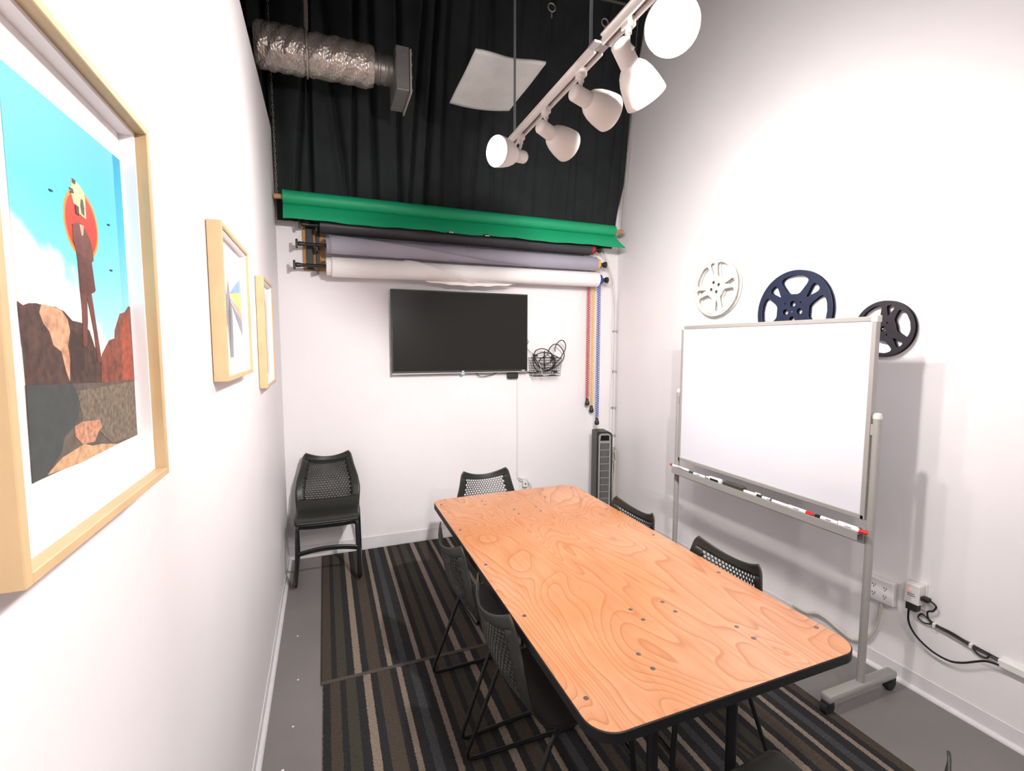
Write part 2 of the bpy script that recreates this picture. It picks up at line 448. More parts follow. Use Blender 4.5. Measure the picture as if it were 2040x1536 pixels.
# ceiling tile hanging below the canopy
t = thing('acoustic_tile', (.96, 2.75, 3.15), 'pale crinkled square panel hanging flat under the black ceiling', 'panel')
bm = bmesh.new(); g = {}
CR = [Vector((.77, 2.485, 3.155)), Vector((1.152, 2.45, 3.15)), Vector((1.138, 2.965, 3.13)), Vector((.772, 3.05, 3.15))]
for i in range(21):
    for j in range(21):
        u, v = i/20, j/20
        p = (CR[0]*(1-u)+CR[1]*u)*(1-v)+(CR[3]*(1-u)+CR[2]*u)*v
        p = p + Vector((0, 0, -.022*math.sin(PI*u)*v + .004*math.sin(u*9)*math.cos(v*8)))
        p = p + Vector((0, .03*math.sin(PI*u)*(v-.5)*-.8, 0))
        g[i, j] = bm.verts.new(p)
for i in range(20):
    for j in range(20): bm.faces.new((g[i, j], g[i+1, j], g[i+1, j+1], g[i, j+1]))
o = link('panel', bm, PANEL_W, t, True); md = o.modifiers.new('thick', 'SOLIDIFY'); md.thickness = .012; md.offset = 1
for c in CR:
    d = (Vector((.96, 2.74, 3.15))-c)*.06
    link('suspension_thread', TB([c+d+Vector((0, 0, .005)), (c.x+d.x, c.y+d.y, ZC)], .0008, sides=4), BLK_METAL, t)

# ------------------------------------------------------------ track with lamps
TX, TZ = .93, 2.68
def track(y0, y1, label, rods):
    t = thing('light_track', (TX, (y0+y1)/2, TZ), label, 'light track')
    bm = bmesh.new()
    box(bm, TX-.018, TX+.018, y0, y1, TZ+.010, TZ+.022)
    box(bm, TX-.018, TX-.010, y0, y1, TZ-.010, TZ+.010)
    box(bm, TX+.010, TX+.018, y0, y1, TZ-.010, TZ+.010)
    box(bm, TX-.024, TX+.024, y0, y1, TZ+.018, TZ+.024)
    link('track_rail', bm, LAMP_WHITE, t)
    link('track_groove', BX(TX-.009, TX+.009, y0+.002, y1-.002, TZ+.004, TZ+.0098), mat('groove_grey', '6f6468', .6), t)
    for y in rods:
        link('hanging_rod', TB([(TX, y, TZ+.024), (TX, y, ZC)], .006, sides=10), mat('galvanised_rod', '8f949a', .4, .5), t, True)
    return t
track(1.545, 2.47, 'white light track section carrying three lamps, far half on two metal rods', [2.345, 1.60])
track(-1.7, 1.495, 'white light track section running from the connector towards the viewer', [.6, -.6])
t = thing('track_connector', (TX, 1.52, TZ), 'grey joint piece between the two light track sections', 'connector')
link('connector_body', BX(TX-.016, TX+.016, 1.50, 1.54, TZ-.006, TZ+.016, bev=.002), mat('connector_grey', 'a8a3a4', .5), t)
link('joint_wing', BX(TX-.045, TX-.017, 1.497, 1.543, TZ-.004, TZ+.004, bev=.001), mat('connector_grey_b', '9d9899', .5), t)

def track_lamp(y, n, label, pivot=None, spread=150, watts=1.0):
    """stem hangs from the track, shade pivots on its end and points along n"""
    n = Vector(n).normalized()
    pv = Vector(pivot) if pivot else Vector((TX, y, TZ-.095))
    t = thing('track_lamp', (TX, y, TZ), label, 'track lamp', 'white bell shaped lamps on the light track')
    ad = link('track_adapter', BX(TX-.015, TX+.015, y-.022, y+.022, TZ-.030, TZ+.002, bev=.004), LAMP_WHITE, t)
    link('swivel', CY((TX, y, TZ-.045), (TX, y, TZ-.030), .011), LAMP_WHITE, ad, True)
    side = n.cross(Vector((0, 0, 1))).normalized()
    top = Vector((TX, y, TZ-.04))
    end = pv - n*.0 + Vector((0, 0, .030)) if abs(n.z) < .6 else pv + side*.034
    end2 = end
    link('stem', TB(fillet([top, Vector((TX, y, end2.z+.02 if end2.z+.02 < top.z else top.z-.005)), end2], .01), .007, sides=10), LAMP_WHITE, t, True)
    O = pv - n*.045
    neck = [(0, 0), (.001, .020), (.006, .027), (.012, .030), (.078, .031), (.082, .030)]
    bm = bmesh.new(); lathe(bm, neck, O, n, 32); link('socket_cup', bm, LAMP_WHITE, t, True)
    outer = [(.080, .030), (.086, .037), (.100, .048), (.125, .058), (.155, .065), (.185, .0695), (.200, .0705)]
    inner = [(tt+.001, r-.0025) for tt, r in reversed(outer)]
    inner[-1] = (.084, .026)
    bm = bmesh.new(); lathe(bm, outer+[(.2015, .0695)]+inner, O, n, 40, capends=False); link('shade', bm, LAMP_WHITE, t, True)
    bm = bmesh.new(); lathe(bm, [(.088, .02), (.12, .04), (.150, .056), (.160, .058), (.168, .050), (.172, .03), (.173, 0)], O, n, 32); link('bulb', bm, BULB, t, True)
    d = bpy.data.lights.new('lamp_light', 'AREA'); d.shape = 'DISK'; d.size = .075; d.energy = LAMP_W*watts; d.color = LAMP_COL; d.spread = math.radians(spread)
    l = bpy.data.objects.new('lamp_light', d); COL.objects.link(l); l.parent = t
    l.location = O + n*.178 - Vector(t.location); l.rotation_euler = n.to_track_quat('-Z', 'Y').to_euler()
    return t
track_lamp(2.262, (-.90, -.42, -.13), 'white lamp at the far end of the track with glowing mouth turned to the left', pivot=(TX-.01, 2.262, TZ-.105), watts=1.0)
track_lamp(1.975, (.90, .38, -.16), 'second white lamp from the far end, turned down to the right', watts=.75)
track_lamp(1.668, (.95, .24, -.12), 'third white lamp from the far end, larger looking, just before the track joint', watts=.75)
track_lamp(1.366, (.72, .20, -.67), 'white lamp beside the track joint on its near side, pointing down to the right', pivot=(TX-.0, 1.385, TZ-.095), watts=1.1)
track_lamp(1.19, (-.37, -.75, -.52), 'brightly glowing lamp at the top of the picture, nearest the viewer', pivot=(TX-.008, 1.19, TZ-.125), watts=1)
track_lamp(.55, (-.10, .86, -.46), 'white track lamp above the near end of the table, out of view', watts=1.9, spread=105)
track_lamp(.05, (.10, .60, -.80), 'white track lamp above the viewer, out of view', watts=.7)
track_lamp(-.55, (-.50, .50, -.70), 'white track lamp just behind the viewer, out of view', watts=1.0)
track_lamp(-1.2, (.1, .6, -.8), 'rearmost white track lamp behind the viewer, out of view', watts=1.2)

# ------------------------------------------------------------ backdrop rolls
def roll_cyl(p0, p1, r, seed=0, ends=True):
    bm = bmesh.new(); p0 = Vector(p0); p1 = Vector(p1); L = (p1-p0).length
    lathe(bm, [(0, .025), (0, r-.004), (.002, r), (L*.25, r+.0006), (L*.6, r-.0006), (L-.002, r), (L, r-.004), (L, .025)], p0, p1-p0, 48); return bm
def wrap(bm, p0, p1, r, a_fn, x_n=60, a_n=20, lift=0):
    """sheet around a roll. a_fn(u)->(a_start,a_end); angle 0 = up, growing to the front (-Y) and down"""
    p0 = Vector(p0); p1 = Vector(p1); g = {}
    for i in range(x_n+1):
        u = i/x_n; c = p0*(1-u)+p1*u; a0, a1, extra = a_fn(u)
        for j in range(a_n+1):
            a = a0+(a1-a0)*j/a_n; rr = r + lift*(1-j/a_n)**3*(1 if a0 > 0 else 0)
            g[i, j] = bm.verts.new((c.x, c.y-rr*math.sin(a), c.z+rr*math.cos(a)))
        if extra is not None: g[i, 'e'] = bm.verts.new((c.x, c.y-r*math.sin(a1)-extra[0], c.z+r*math.cos(a1)-extra[1]))
    for i in range(x_n):
        for j in range(a_n): bm.faces.new((g[i, j], g[i+1, j], g[i+1, j+1], g[i, j+1]))
        if (i, 'e') in g and (i+1, 'e') in g: bm.faces.new((g[i, a_n], g[i+1, a_n], g[i+1, 'e'], g[i, 'e']))
    return bm

# green
t = thing('green_backdrop_roll', (1.1, 3.70, 2.655), 'bright green paper backdrop roll with its loose sheet hanging, topmost of the rolls', 'backdrop roll')
GA, GB = (-.235, 3.70, 2.655), (2.415, 3.70, 2.650)
link('paper_roll', roll_cyl(GA, GB, .047), GREEN, t, True)
link('wooden_pole', CY((-.288, 3.70, 2.655), (2.50, 3.70, 2.65), .017, sides=16), WOOD_PLY, t, True)
bm = bmesh.new(); n = 120; g = {}
for i in range(n+1):
    u = i/n; x = GA[0]+(GB[0]-GA[0])*u
    low = 2.503+.004*math.sin(u*23)+.002*math.sin(u*71) + (.012 if abs(u-.545) < .006 or abs(u-.43) < .005 else 0)
    for j in range(9):
        v = j/8; z = 2.650*(1-v)+low*v; xx = x
        if u > .93: xx = x+(u-.93)/.07*v*v*.085; z -= (u-.93)/.07*v*v*.004
        yy = 3.70-.020-.022*v+.05*(1-v)**2 - (.02*v*v*max(0, (u-.93)/.07))
        g[i, j] = bm.verts.new((xx, yy, z))
for i in range(n):
    for j in range(8): bm.faces.new((g[i, j], g[i+1, j], g[i+1, j+1], g[i, j+1]))
link('hanging_sheet', bm, GREEN, t, True)
for x, z in ((.93, 2.514), (1.22, 2.513)):
    link('torn_scrap', BX(x-.018, x+.018, 3.654, 3.656, z-.013, z-.004), mat('torn_paper', 'd9b6b0', .8), t)

def spindle(t, x0, y, z, handle=True):
    s = link('spindle', TB([(x0, y, z), (.08, y, z)], .012, sides=14), BLK_METAL, t, True)
    bm = bmesh.new(); lathe(bm, [(0, .012), (.01, .018), (.05, .012)], (x0, y, z), (1, 0, 0), 16); link('spindle_hub', bm, BLK_PLASTIC, s, True)
    link('turn_handle', BX(x0-.014, x0+.002, y-.012, y+.012, z-.033, z+.033, bev=.006), BLK_PLASTIC, s, True)
def right_wheel(t, xr, y, z, colm, yk):
    s = link('chain_wheel', CY((xr+.004, y, z), (xr+.032, y, z), .045, sides=28), colm, t, True)
    link('hook_arm', BX(xr+.045, xr+.056, y-.01, YB-.014, z-.03, z+.01, bev=.003), BLK_METAL, t)
    bm = bmesh.new(); lathe(bm, [(0, .014), (.02, .02), (.045, .012), (.05, .024), (.072, .028), (.078, .02)], (xr+.034, y, z), (1, 0, 0), 20)
    link('end_knob', bm, BLK_PLASTIC, t, True)
RY = 3.775
def backdrop(name, label, p0, p1, r, m, colm, hx):
    t = thing(name, (1.1, RY, (p0[2]+p1[2])/2), label, 'backdrop roll')
    link('paper_roll', roll_cyl(p0, p1, r), m, t, True)
    spindle(t, hx, RY, p0[2]); right_wheel(t, p1[0], RY, p1[2], colm, 0)
    return t
RED, YEL, BLU = mat('red_chain_plastic', 'b02233', .5), mat('yellow_chain_plastic', 'e9b455', .5), mat('blue_chain_plastic', '2347a0', .5)
backdrop('black_backdrop_roll', 'black paper backdrop roll directly under the green sheet', (-.005, RY, 2.500), (2.215, RY, 2.494), .055, BLK_PAPER, RED, -.13)
t = backdrop('grey_backdrop_roll', 'grey paper backdrop roll between the black and the white one', (.035, RY, 2.362), (2.275, RY, 2.366), .062, GRY_PAPER, YEL, -.155)
bm = bmesh.new()
wrap(bm, (.055, RY, 2.362), (1.55, RY, 2.365), .0655, lambda u: (PI*(.04+.80*u**.85), PI*.90, None), lift=.010)
o = link('loose_end', bm, mat('grey_paper_loose', 'a5a1ad', .7), t, True); md = o.modifiers.new('t', 'SOLIDIFY'); md.thickness = .0025
bm = bmesh.new()
wrap(bm, (.93, RY, 2.364), (1.62, RY, 2.366), .0665, lambda u: (PI*(.56+.3*u), PI*.90, None), x_n=30)
link('folded_corner', bm, mat('grey_paper_fold', '96929f', .7), t, True)
t = backdrop('white_backdrop_roll', 'white paper backdrop roll with crumpled loose edge, lowest of the rolls', (.03, RY, 2.214), (2.295, RY, 2.232), .064, WHT_PAPER, BLU, -.175)
bm = bmesh.new()
def wf(u):
    return (PI*(-.1), PI*(.98 if u < .5 else max(.2, .98-.72*(u-.5)/.42)), None)
wrap(bm, (.065, RY, 2.211), (1.15, RY, 2.221), .0720, lambda u: (PI*(-.1 if u < .45 else -.1+.20*min(1, (u-.45)/.05)+.80*max(0, (u-.50)/.5)), PI*.97, None), x_n=80, lift=.010)
o = link('loose_end', bm, mat('white_paper_loose', 'f1ecea', .6), t, True); md = o.modifiers.new('t', 'SOLIDIFY'); md.thickness = .002; md.offset = -1
bm = bmesh.new()
wrap(bm, (.75, RY, 2.217), (1.50, RY, 2.225), .0735, lambda u: (PI*(.62+.25*u), PI*.97, (.012*math.sin(PI*u), .001+.026*math.sin(PI*min(1, u*1.02))**.7+.003*math.sin(u*30))), x_n=60)
link('crumpled_edge', bm, mat('white_paper_crumple', 'ede5e0', .6), t, True)

def mount(name, x0, x1, z0, z1, label, holes):
    t = thing(name, ((x0+x1)/2, YB, (z0+z1)/2), label, 'wall mount')
    link('wooden_board', BX(x0, x1, YB-.022, YB-.001, z0, z1, bev=.002), WOOD_PLY, t)
    return t
t = mount('roll_mount', -.125, .025, 2.195, 2.532, 'wooden board with black metal holder carrying the left ends of the paper rolls', 0)
link('holder_strip', BX(-.100, -.055, YB-.05, YB-.023, 2.20, 2.525, bev=.003), mat('holder_metal', '2f3133', .45, .3), t)
for z in (2.50, 2.362, 2.212):
    h = link('hook', BX(-.035, -.020, RY-.012, YB-.023, z-.045, z-.012, bev=.004), BLK_METAL, t)
    link('screw', CY((-.03, YB-.022, z+.03), (-.03, YB-.030, z+.03), .006, sides=10), SILVER, h)
link('cross_plate', BX(-.105, -.012, YB-.054, YB-.05, 2.49, 2.53, bev=.001), BLK_METAL, t)
link('holder_strip', BX(-.035, -.012, YB-.04, YB-.023, 2.24, 2.52, bev=.003), mat('holder_metal_b', '2f3133', .45, .3), t)
t = mount('roll_mount', 2.22, 2.40, 2.32, 2.53, 'board carrying the right ends of the paper rolls near the corner', 0)
bpy.data.objects[t.children[0].name].data.materials[0] = WHITE_PL

# pull chains
def pull_chain(x, y, z0, z1, colm, label, gap, wx=None):
    t = thing('pull_chain', (x, y, z1), label, 'chain', 'coloured loop chains of the paper rolls')
    bm = bmesh.new(); step = .020
    for s in (-1, 1):
        n = int((z0-z1)/step)
        for i in range(n):
            z = z1+(i+(.5 if s > 0 else 0))*step; xx = x+s*gap/2
            box(bm, xx-.0085, xx-.0060, y-.0015, y+.0015, z, z+step)
            box(bm, xx+.0060, xx+.0085, y-.0015, y+.0015, z, z+step)
            box(bm, xx-.0060, xx+.0060, y-.0015, y+.0015, z+step*.30, z+step*.68)
    o = link('chain_links', bm, colm, t); 
    bm = bmesh.new(); lathe(bm, [(0, .013), (.02, .014), (.034, .020), (.05, .0225), (.064, .018), (.070, 0)], (x, y, z1+.004), (0, 0, -1), 20)
    link('weight', bm, BLK_PLASTIC, t, True)
pull_chain(2.262, 3.862, 2.44, 1.150, RED, 'red looped pull chain with black weight, left of the three', .0172)
pull_chain(2.311, 3.868, 2.36, 1.080, YEL, 'yellow looped pull chain with black weight, middle of the three', .0172)
pull_chain(2.326, 3.792, 2.235, .975, BLU, 'blue looped pull chain with black weight hanging above the tower heater', .0172)

# metal chains that hold the green roll
def link_chain(x, y, z0, z1, label):
    t = thing('hanging_chain', (x, y, z0), label, 'chain', 'thin metal chains holding the green roll')
    bm = bmesh.new(); n = int((z1-z0)/.022); y0_ = y
    for i in range(n):
        z = z0+.022*(i+.5); a = PI/2*(i % 2); y = y0_-.20*(z-z0)/(z1-z0)
        ring = [Vector((x+.005*math.cos(q)*math.cos(a), y+.005*math.cos(q)*math.sin(a), z+.014*math.sin(q))) for q in [2*PI*k/10 for k in range(10)]]
        tube(bm, ring, .0016, closed=True, sides=5)
    link('chain_links', bm, mat('chain_steel', '9a978c', .4, .6), t)
link_chain(-.270, 3.70, 2.67, 4.45, 'thin metal chain hanging beside the left wall down to the green roll')
link_chain(2.485, 3.70, 2.665, 4.45, 'thin metal chain hanging at the right end of the green roll')

# ------------------------------------------------------------ television, basket, raceway
t = thing('television', (1.07, 3.85, 1.74), 'large black flat television mounted on the back wall under the paper rolls', 'television')
TVa, TVb = (.490, 1.648), (1.416, 2.082)
body = link('television_body', BX(TVa[0], TVa[1], 3.842, 3.872, TVb[0], TVb[1], bev=.003), BLK_PLASTIC, t)
link('rear_housing', BX(.68, 1.46, 3.872, 3.899, 1.50, 1.98, bev=.01), BLK_PLASTIC, t)
link('wall_bracket', BX(.90, 1.24, 3.899, 3.9135, 1.62, 1.88), BLK_METAL, t)
link('screen', BX(TVa[0]+.010, TVa[1]-.010, 3.8405, 3.8418, TVb[0]+.022, TVb[1]-.010), TV_SCREEN, t)
link('bottom_trim', BX(TVa[0], TVa[1], 3.8385, 3.842, TVb[0]-.002, TVb[0]+.006), SILVER, t)
link('power_light', BX(1.052, 1.078, 3.838, 3.843, TVb[0]-.012, TVb[0]-.002, bev=.002), mat('blue_light', '2b62d0', .3, emit='4f9bff', es=4), t)
link('maker_mark', BX(1.056, 1.074, 3.8375, 3.8385, TVb[0]+.008, TVb[0]+.018, bev=.0004), WHITE_PL, t)
link('maker_mark', BX(1.59, 1.622, 3.8375, 3.8403, TVb[0]+.010, TVb[0]+.016), WHITE_PL, t)
link('remote_sensor', BX(1.475, 1.575, 3.865, 3.90, 1.355, 1.412, bev=.012), BLK_PLASTIC, t)
link('power_cord', TB(smooth_path([(1.18, 3.88, 1.42), (1.22, 3.88, 1.385), (1.26, 3.88, 1.38), (1.34, 3.88, 1.395), (1.40, 3.88, 1.42)], 6), .003, sides=6), CABLE_BLK, t, True)

t = thing('cord_cover', (1.585, YB, .9), 'thin white cord cover running down the back wall from the television to the outlet', 'cord cover')
link('channel', BX(1.573, 1.592, YB-.012, YB-.0005, .475, 1.375, bev=.003), WHITE_PL, t)
t = thing('wall_outlet', (1.64, YB, .41), 'white wall outlet with plugged cords behind the far table edge', 'outlet')
link('outlet_plate', BX(1.60, 1.685, YB-.006, YB-.0005, .34, .46, bev=.003), WHITE_PL, t)
link('plug_adapter', BX(1.625, 1.67, YB-.045, YB-.006, .375, .435, bev=.006), WHITE_PL, t)
link('outlet_slot', BX(1.638, 1.652, YB-.0465, YB-.0445, .40, .412), BLK_METAL, t)
t = thing('white_cable', (1.6, YB, .47), 'white cords curling from the cord cover into the wall outlet', 'cord')
link('cord', TB(smooth_path([(1.582, YB-.008, .47), (1.60, YB-.03, .44), (1.665, YB-.04, .43), (1.70, YB-.05, .39), (1.69, YB-.05, .34), (1.66, YB-.05, .31)], 8), .0045, sides=6), CABLE_WHT, t, True)
link('cord', TB(smooth_path([(1.582, YB-.008, .475), (1.61, YB-.03, .455), (1.66, YB-.05, .44), (1.685, YB-.06, .38), (1.655, YB-.05, .36)], 8), .004, sides=6), CABLE_WHT, t, True)

t = thing('wire_basket', (1.83, YB, 1.36), 'small black wire basket on the back wall beside the television', 'basket')
bm = bmesh.new()
bx0, bx1, bz0, bz1, byf, byb = 1.685, 1.955, 1.375, 1.535, 3.79, YB-.003
ta = lambda z: .012*(bz1-z)/(bz1-bz0)
for z in [bz0+(bz1-bz0)*k/7 for k in range(8)]:
    q = ta(z); tube(bm, [(bx0+q, byf+q, z), (bx1-q, byf+q, z), (bx1-q, byb, z), (bx0+q, byb, z)], .0012 if z < bz1-.001 else .0025, closed=True, sides=4)
for k in range(13):
    x = bx0+(bx1-bx0)*k/12; xm = bx0+.012+(bx1-bx0-.024)*k/12
    tube(bm, [(x, byf, bz1), (xm, byf+.012, bz0), (xm, byb, bz0), (x, byb, bz1)], .0012, sides=4)
for k in range(5):
    y = byf+(byb-byf)*k/5; tube(bm, [(bx0, y, bz1), (bx0+.012, y+.002, bz0), (bx1-.012, y+.002, bz0), (bx1, y, bz1)], .0012, sides=4)
link('wire_mesh', bm, BLK_METAL, t)
CL = [([(1.8968, 1.5894), (1.9003, 1.6308), (1.9268, 1.6757), (1.9654, 1.6896), (1.9969, 1.6655), (1.9975, 1.6134), (1.9553, 1.5475), (1.917, 1.4993), (1.8788, 1.4651), (1.84, 1.44)], 3.805),
      ([(1.83, 1.56), (1.8458, 1.6035), (1.8645, 1.6377), (1.9104, 1.6567), (1.9609, 1.6308), (1.9927, 1.5753), (1.9817, 1.5198), (1.9317, 1.4682), (1.8741, 1.4345), (1.82, 1.43)], 3.820),
      ([(1.706, 1.5567), (1.7244, 1.5972), (1.7766, 1.6157), (1.8295, 1.6037), (1.8871, 1.5623), (1.9106, 1.5208), (1.9073, 1.4655), (1.8616, 1.4318), (1.8121, 1.4258), (1.7553, 1.4541), (1.7175, 1.5023), (1.7135, 1.5498), (1.7619, 1.5767), (1.8221, 1.5832), (1.8871, 1.5623), (1.9725, 1.5236)], 3.835),
      ([(1.70, 1.57), (1.7164, 1.5501), (1.7504, 1.4921), (1.8031, 1.4778), (1.8562, 1.4839), (1.9017, 1.5211), (1.91, 1.49), (1.88, 1.43), (1.80, 1.41), (1.74, 1.42), (1.71, 1.47), (1.705, 1.53)], 3.850),
      ([(1.8327, 1.5492), (1.7876, 1.5291), (1.7616, 1.4885), (1.7731, 1.4543), (1.8261, 1.4397), (1.87, 1.45)], 3.862),
      ([(1.8272, 1.5969), (1.8278, 1.5286), (1.8286, 1.4326)], 3.872)]
t = thing('cable_bundle', (1.83, 3.83, 1.42), 'tangle of coiled black cables stuffed in the wire basket', 'cable')
for pts, y in CL:
    n = len(pts)
    link('cable_loop', TB(smooth_path([(x, y+.006*math.sin(i*1.9), z) for i, (x, z) in enumerate(pts)], 8), .0045, sides=6), CABLE_BLK, t, True)
link('cable_tie', BX(1.700, 1.728, 3.80, 3.85, 1.545, 1.568, bev=.004), BLK_PLASTIC, t)
link('plug', BX(1.872, 1.895, 3.815, 3.84, 1.52, 1.56, bev=.004), BLK_PLASTIC, t)
link('plug', BX(1.875, 1.93, 3.82, 3.84, 1.40, 1.42, bev=.004), BLK_PLASTIC, t)
link('white_wire', TB(smooth_path([(1.715, 3.80, 1.53), (1.75, 3.80, 1.47), (1.775, 3.80, 1.39), (1.81, 3.80, 1.383), (1.86, 3.81, 1.39), (1.88, 3.81, 1.41)], 8), .0025, sides=6), CABLE_WHT, t, True)
t = link('thin_cable', TB(smooth_path([(1.655, 3.886, 1.699), (1.6749, 3.886, 1.6787), (1.6619, 3.886, 1.6477), (1.6677, 3.886, 1.6099), (1.7246, 3.84, 1.5509)], 8), .0022, sides=6), CABLE_BLK, smooth=True)
T(t, 'thin black cord running from behind the television down to the wire basket', 'cord')
t = link('thick_cable', TB(smooth_path([(1.60, 3.89, 1.43), (1.66, 3.89, 1.412), (1.70, 3.86, 1.405), (1.76, 3.85, 1.41)], 8), .005, sides=6), CABLE_BLK, smooth=True)
T(t, 'thick black cord from the lower corner of the television into the basket', 'cord')

# corner conduits and cords
t = thing('corner_conduit', (2.555, YB-.02, 0), 'white painted pipe and cords running down the back right corner', 'conduit')
link('pipe', TB([(2.575, YB-.016, .02), (2.575, YB-.016, 2.02), (2.54, YB-.016, 2.25), (2.42, YB-.016, 2.56)], .010, sides=10), CABLE_WHT, t, True)
link('cord', TB(smooth_path([(2.545, YB-.010, .60), (2.535, YB-.012, 1.1), (2.55, YB-.012, 1.45), (2.54, YB-.012, 1.8), (2.55, YB-.012, 2.1), (2.49, YB-.012, 2.35), (2.40, YB-.012, 2.5)], 8), .004, sides=6), CABLE_WHT, t, True)
for z in (.66, .78, 1.05, 1.40, 1.78):
    link('pipe_clip', BX(2.555, 2.594, YB-.030, YB-.001, z-.008, z+.008, bev=.002), SILVER, t)
t = thing('cable_tangle', (2.56, YB-.05, .02), 'bundle of pale dusty cords hanging in the corner behind the tower heater', 'cord')
for k, (x, y, zt) in enumerate([(2.545, 3.86, .66), (2.565, 3.85, .63), (2.575, 3.87, .64), (2.55, 3.84, .55)]):
    link('cord', TB(smooth_path([(x-.012, 3.895, zt-.04), (x, y, zt), (x+.012, y, zt-.10), (x-.004, y-.01, zt-.28), (x+.004, y-.01, .12), (x-.01, y-.01, .018)], 8), .0065, sides=7), mat('dusty_cord', ['b3aaa0', 'c2bbb3', 'a59c93', 'cac4bd'][k], .7), t, True)

# ------------------------------------------------------------ tower heater
t = thing('tower_fan', (2.30, 3.66, 0), 'slim black and silver tower heater standing in the back right corner', 'heater')
def tower_profile(w, r0, r1, z0, z1, n=8):
    """front outline (local x, z): sloping rounded top, higher on the left"""
    pts = [(-w, z0), (w, z0)]
    for k in range(n+1):
        a = PI/2*k/n; pts.append((w-r1+r1*math.cos(a), z1-r1*.9+r1*.9*math.sin(a)))
    for k in range(n+1):
        a = PI/2+PI/2*k/n; pts.append((-w+r0+r0*math.cos(a), z1-r0+r0*math.sin(a)))
    return pts
RZ = math.radians(-14)
def loc2w(p, o=(2.305, 3.66)):
    x, y, z = p; return Vector((o[0]+x*math.cos(RZ)-y*math.sin(RZ), o[1]+x*math.sin(RZ)+y*math.cos(RZ), z))
def tprism(prof, y0, y1):
    bm = bmesh.new()
    prism(bm, [loc2w((x, y0, z)) for x, z in prof], loc2w((0, y1, 0))-loc2w((0, y0, 0))); return bm
body = link('heater_body', tprism(tower_profile(.072, .012, .05, .03, .885), -.065, .085), BLK_PLASTIC, t, True)
link('base_plate', CY(loc2w((0, .01, .002)), loc2w((0, .01, .030)), .14, sides=40), BLK_PLASTIC, t, True)
face = link('silver_front', tprism(tower_profile(.056, .03, .035, .08, .868), -.072, -.066), SILVER, t, True)
link('grille_back', tprism([(-.040, .22), (.040, .22), (.040, .785), (-.040, .785)], -.0735, -.0722), BLK_METAL, t)
bm = bmesh.new()
for k in range(1, 9):
    x = -.040+.080*k/9; prism(bm, [loc2w((x-.0018, -.076, .22)), loc2w((x+.0018, -.076, .22)), loc2w((x+.0018, -.076, .785)), loc2w((x-.0018, -.076, .785))], loc2w((0, .002, 0))-loc2w((0, 0, 0)))
for k in range(10):
    z = .22+.565*k/9; prism(bm, [loc2w((-.041, -.0775, z-.003)), loc2w((.041, -.0775, z-.003)), loc2w((.041, -.0775, z+.003)), loc2w((-.041, -.0775, z+.003))], loc2w((0, .003, 0))-loc2w((0, 0, 0)))
link('grille', bm, mat('grille_silver', 'a5a5a3', .35, .5), t)
link('display_panel', tprism([(-.042, .805), (.040, .805), (.038, .852), (-.036, .852)], -.0745, -.0722), mat('gloss_black', '0a0a0b', .1), t)
bm = bmesh.new(); lathe(bm, [(0, .028), (.012, .026), (.014, 0)], loc2w((0, -.072, .165)), loc2w((0, -1, 0))-loc2w((0, 0, 0)), 24); link('control_dial', bm, BLK_PLASTIC, t, True)

# ------------------------------------------------------------ shadow-box frames on the left wall
def picture_frame(label, y0, y1, z0, z1, xf, fw, group):
    t = thing('picture_frame', (XL, (y0+y1)/2, z0), label, 'picture frame', group)
    xb = XL+.002
    for n_, (a, b, c, d) in {'side': (y0, y0+fw, z0, z1), 'side2': (y1-fw, y1, z0, z1), 'top': (y0+fw, y1-fw, z1-fw, z1), 'bot': (y0+fw, y1-fw, z0, z0+fw)}.items():
        link('frame_rail', BX(xb, xf, a, b, c, d, bev=.0012, seg=1), FRAME_WOOD, t)
    link('mat_board', BX(xb+.001, -.2875, y0+fw, y1-fw, z0+fw, z1-fw), MATBOARD, t)
    b_ = bmesh.new(); a0, a1, c0, c1 = y0+fw+.0002, y1-fw-.0002, z0+fw+.0002, z1-fw-.0002; q_ = .005
    for bb in ((a0, a0+q_, c0, c1), (a1-q_, a1, c0, c1), (a0+q_, a1-q_, c0, c0+q_), (a0+q_, a1-q_, c1-q_, c1)): box(b_, -.2874, -.268, *bb)
    link('spacer', b_, MATBOARD, t)
    return t

def layer(bm, pts, x, mi, x0=-.2862):
    prism(bm, [(x0, y, z) for y, z in pts], (x-x0, 0, 0), mi)

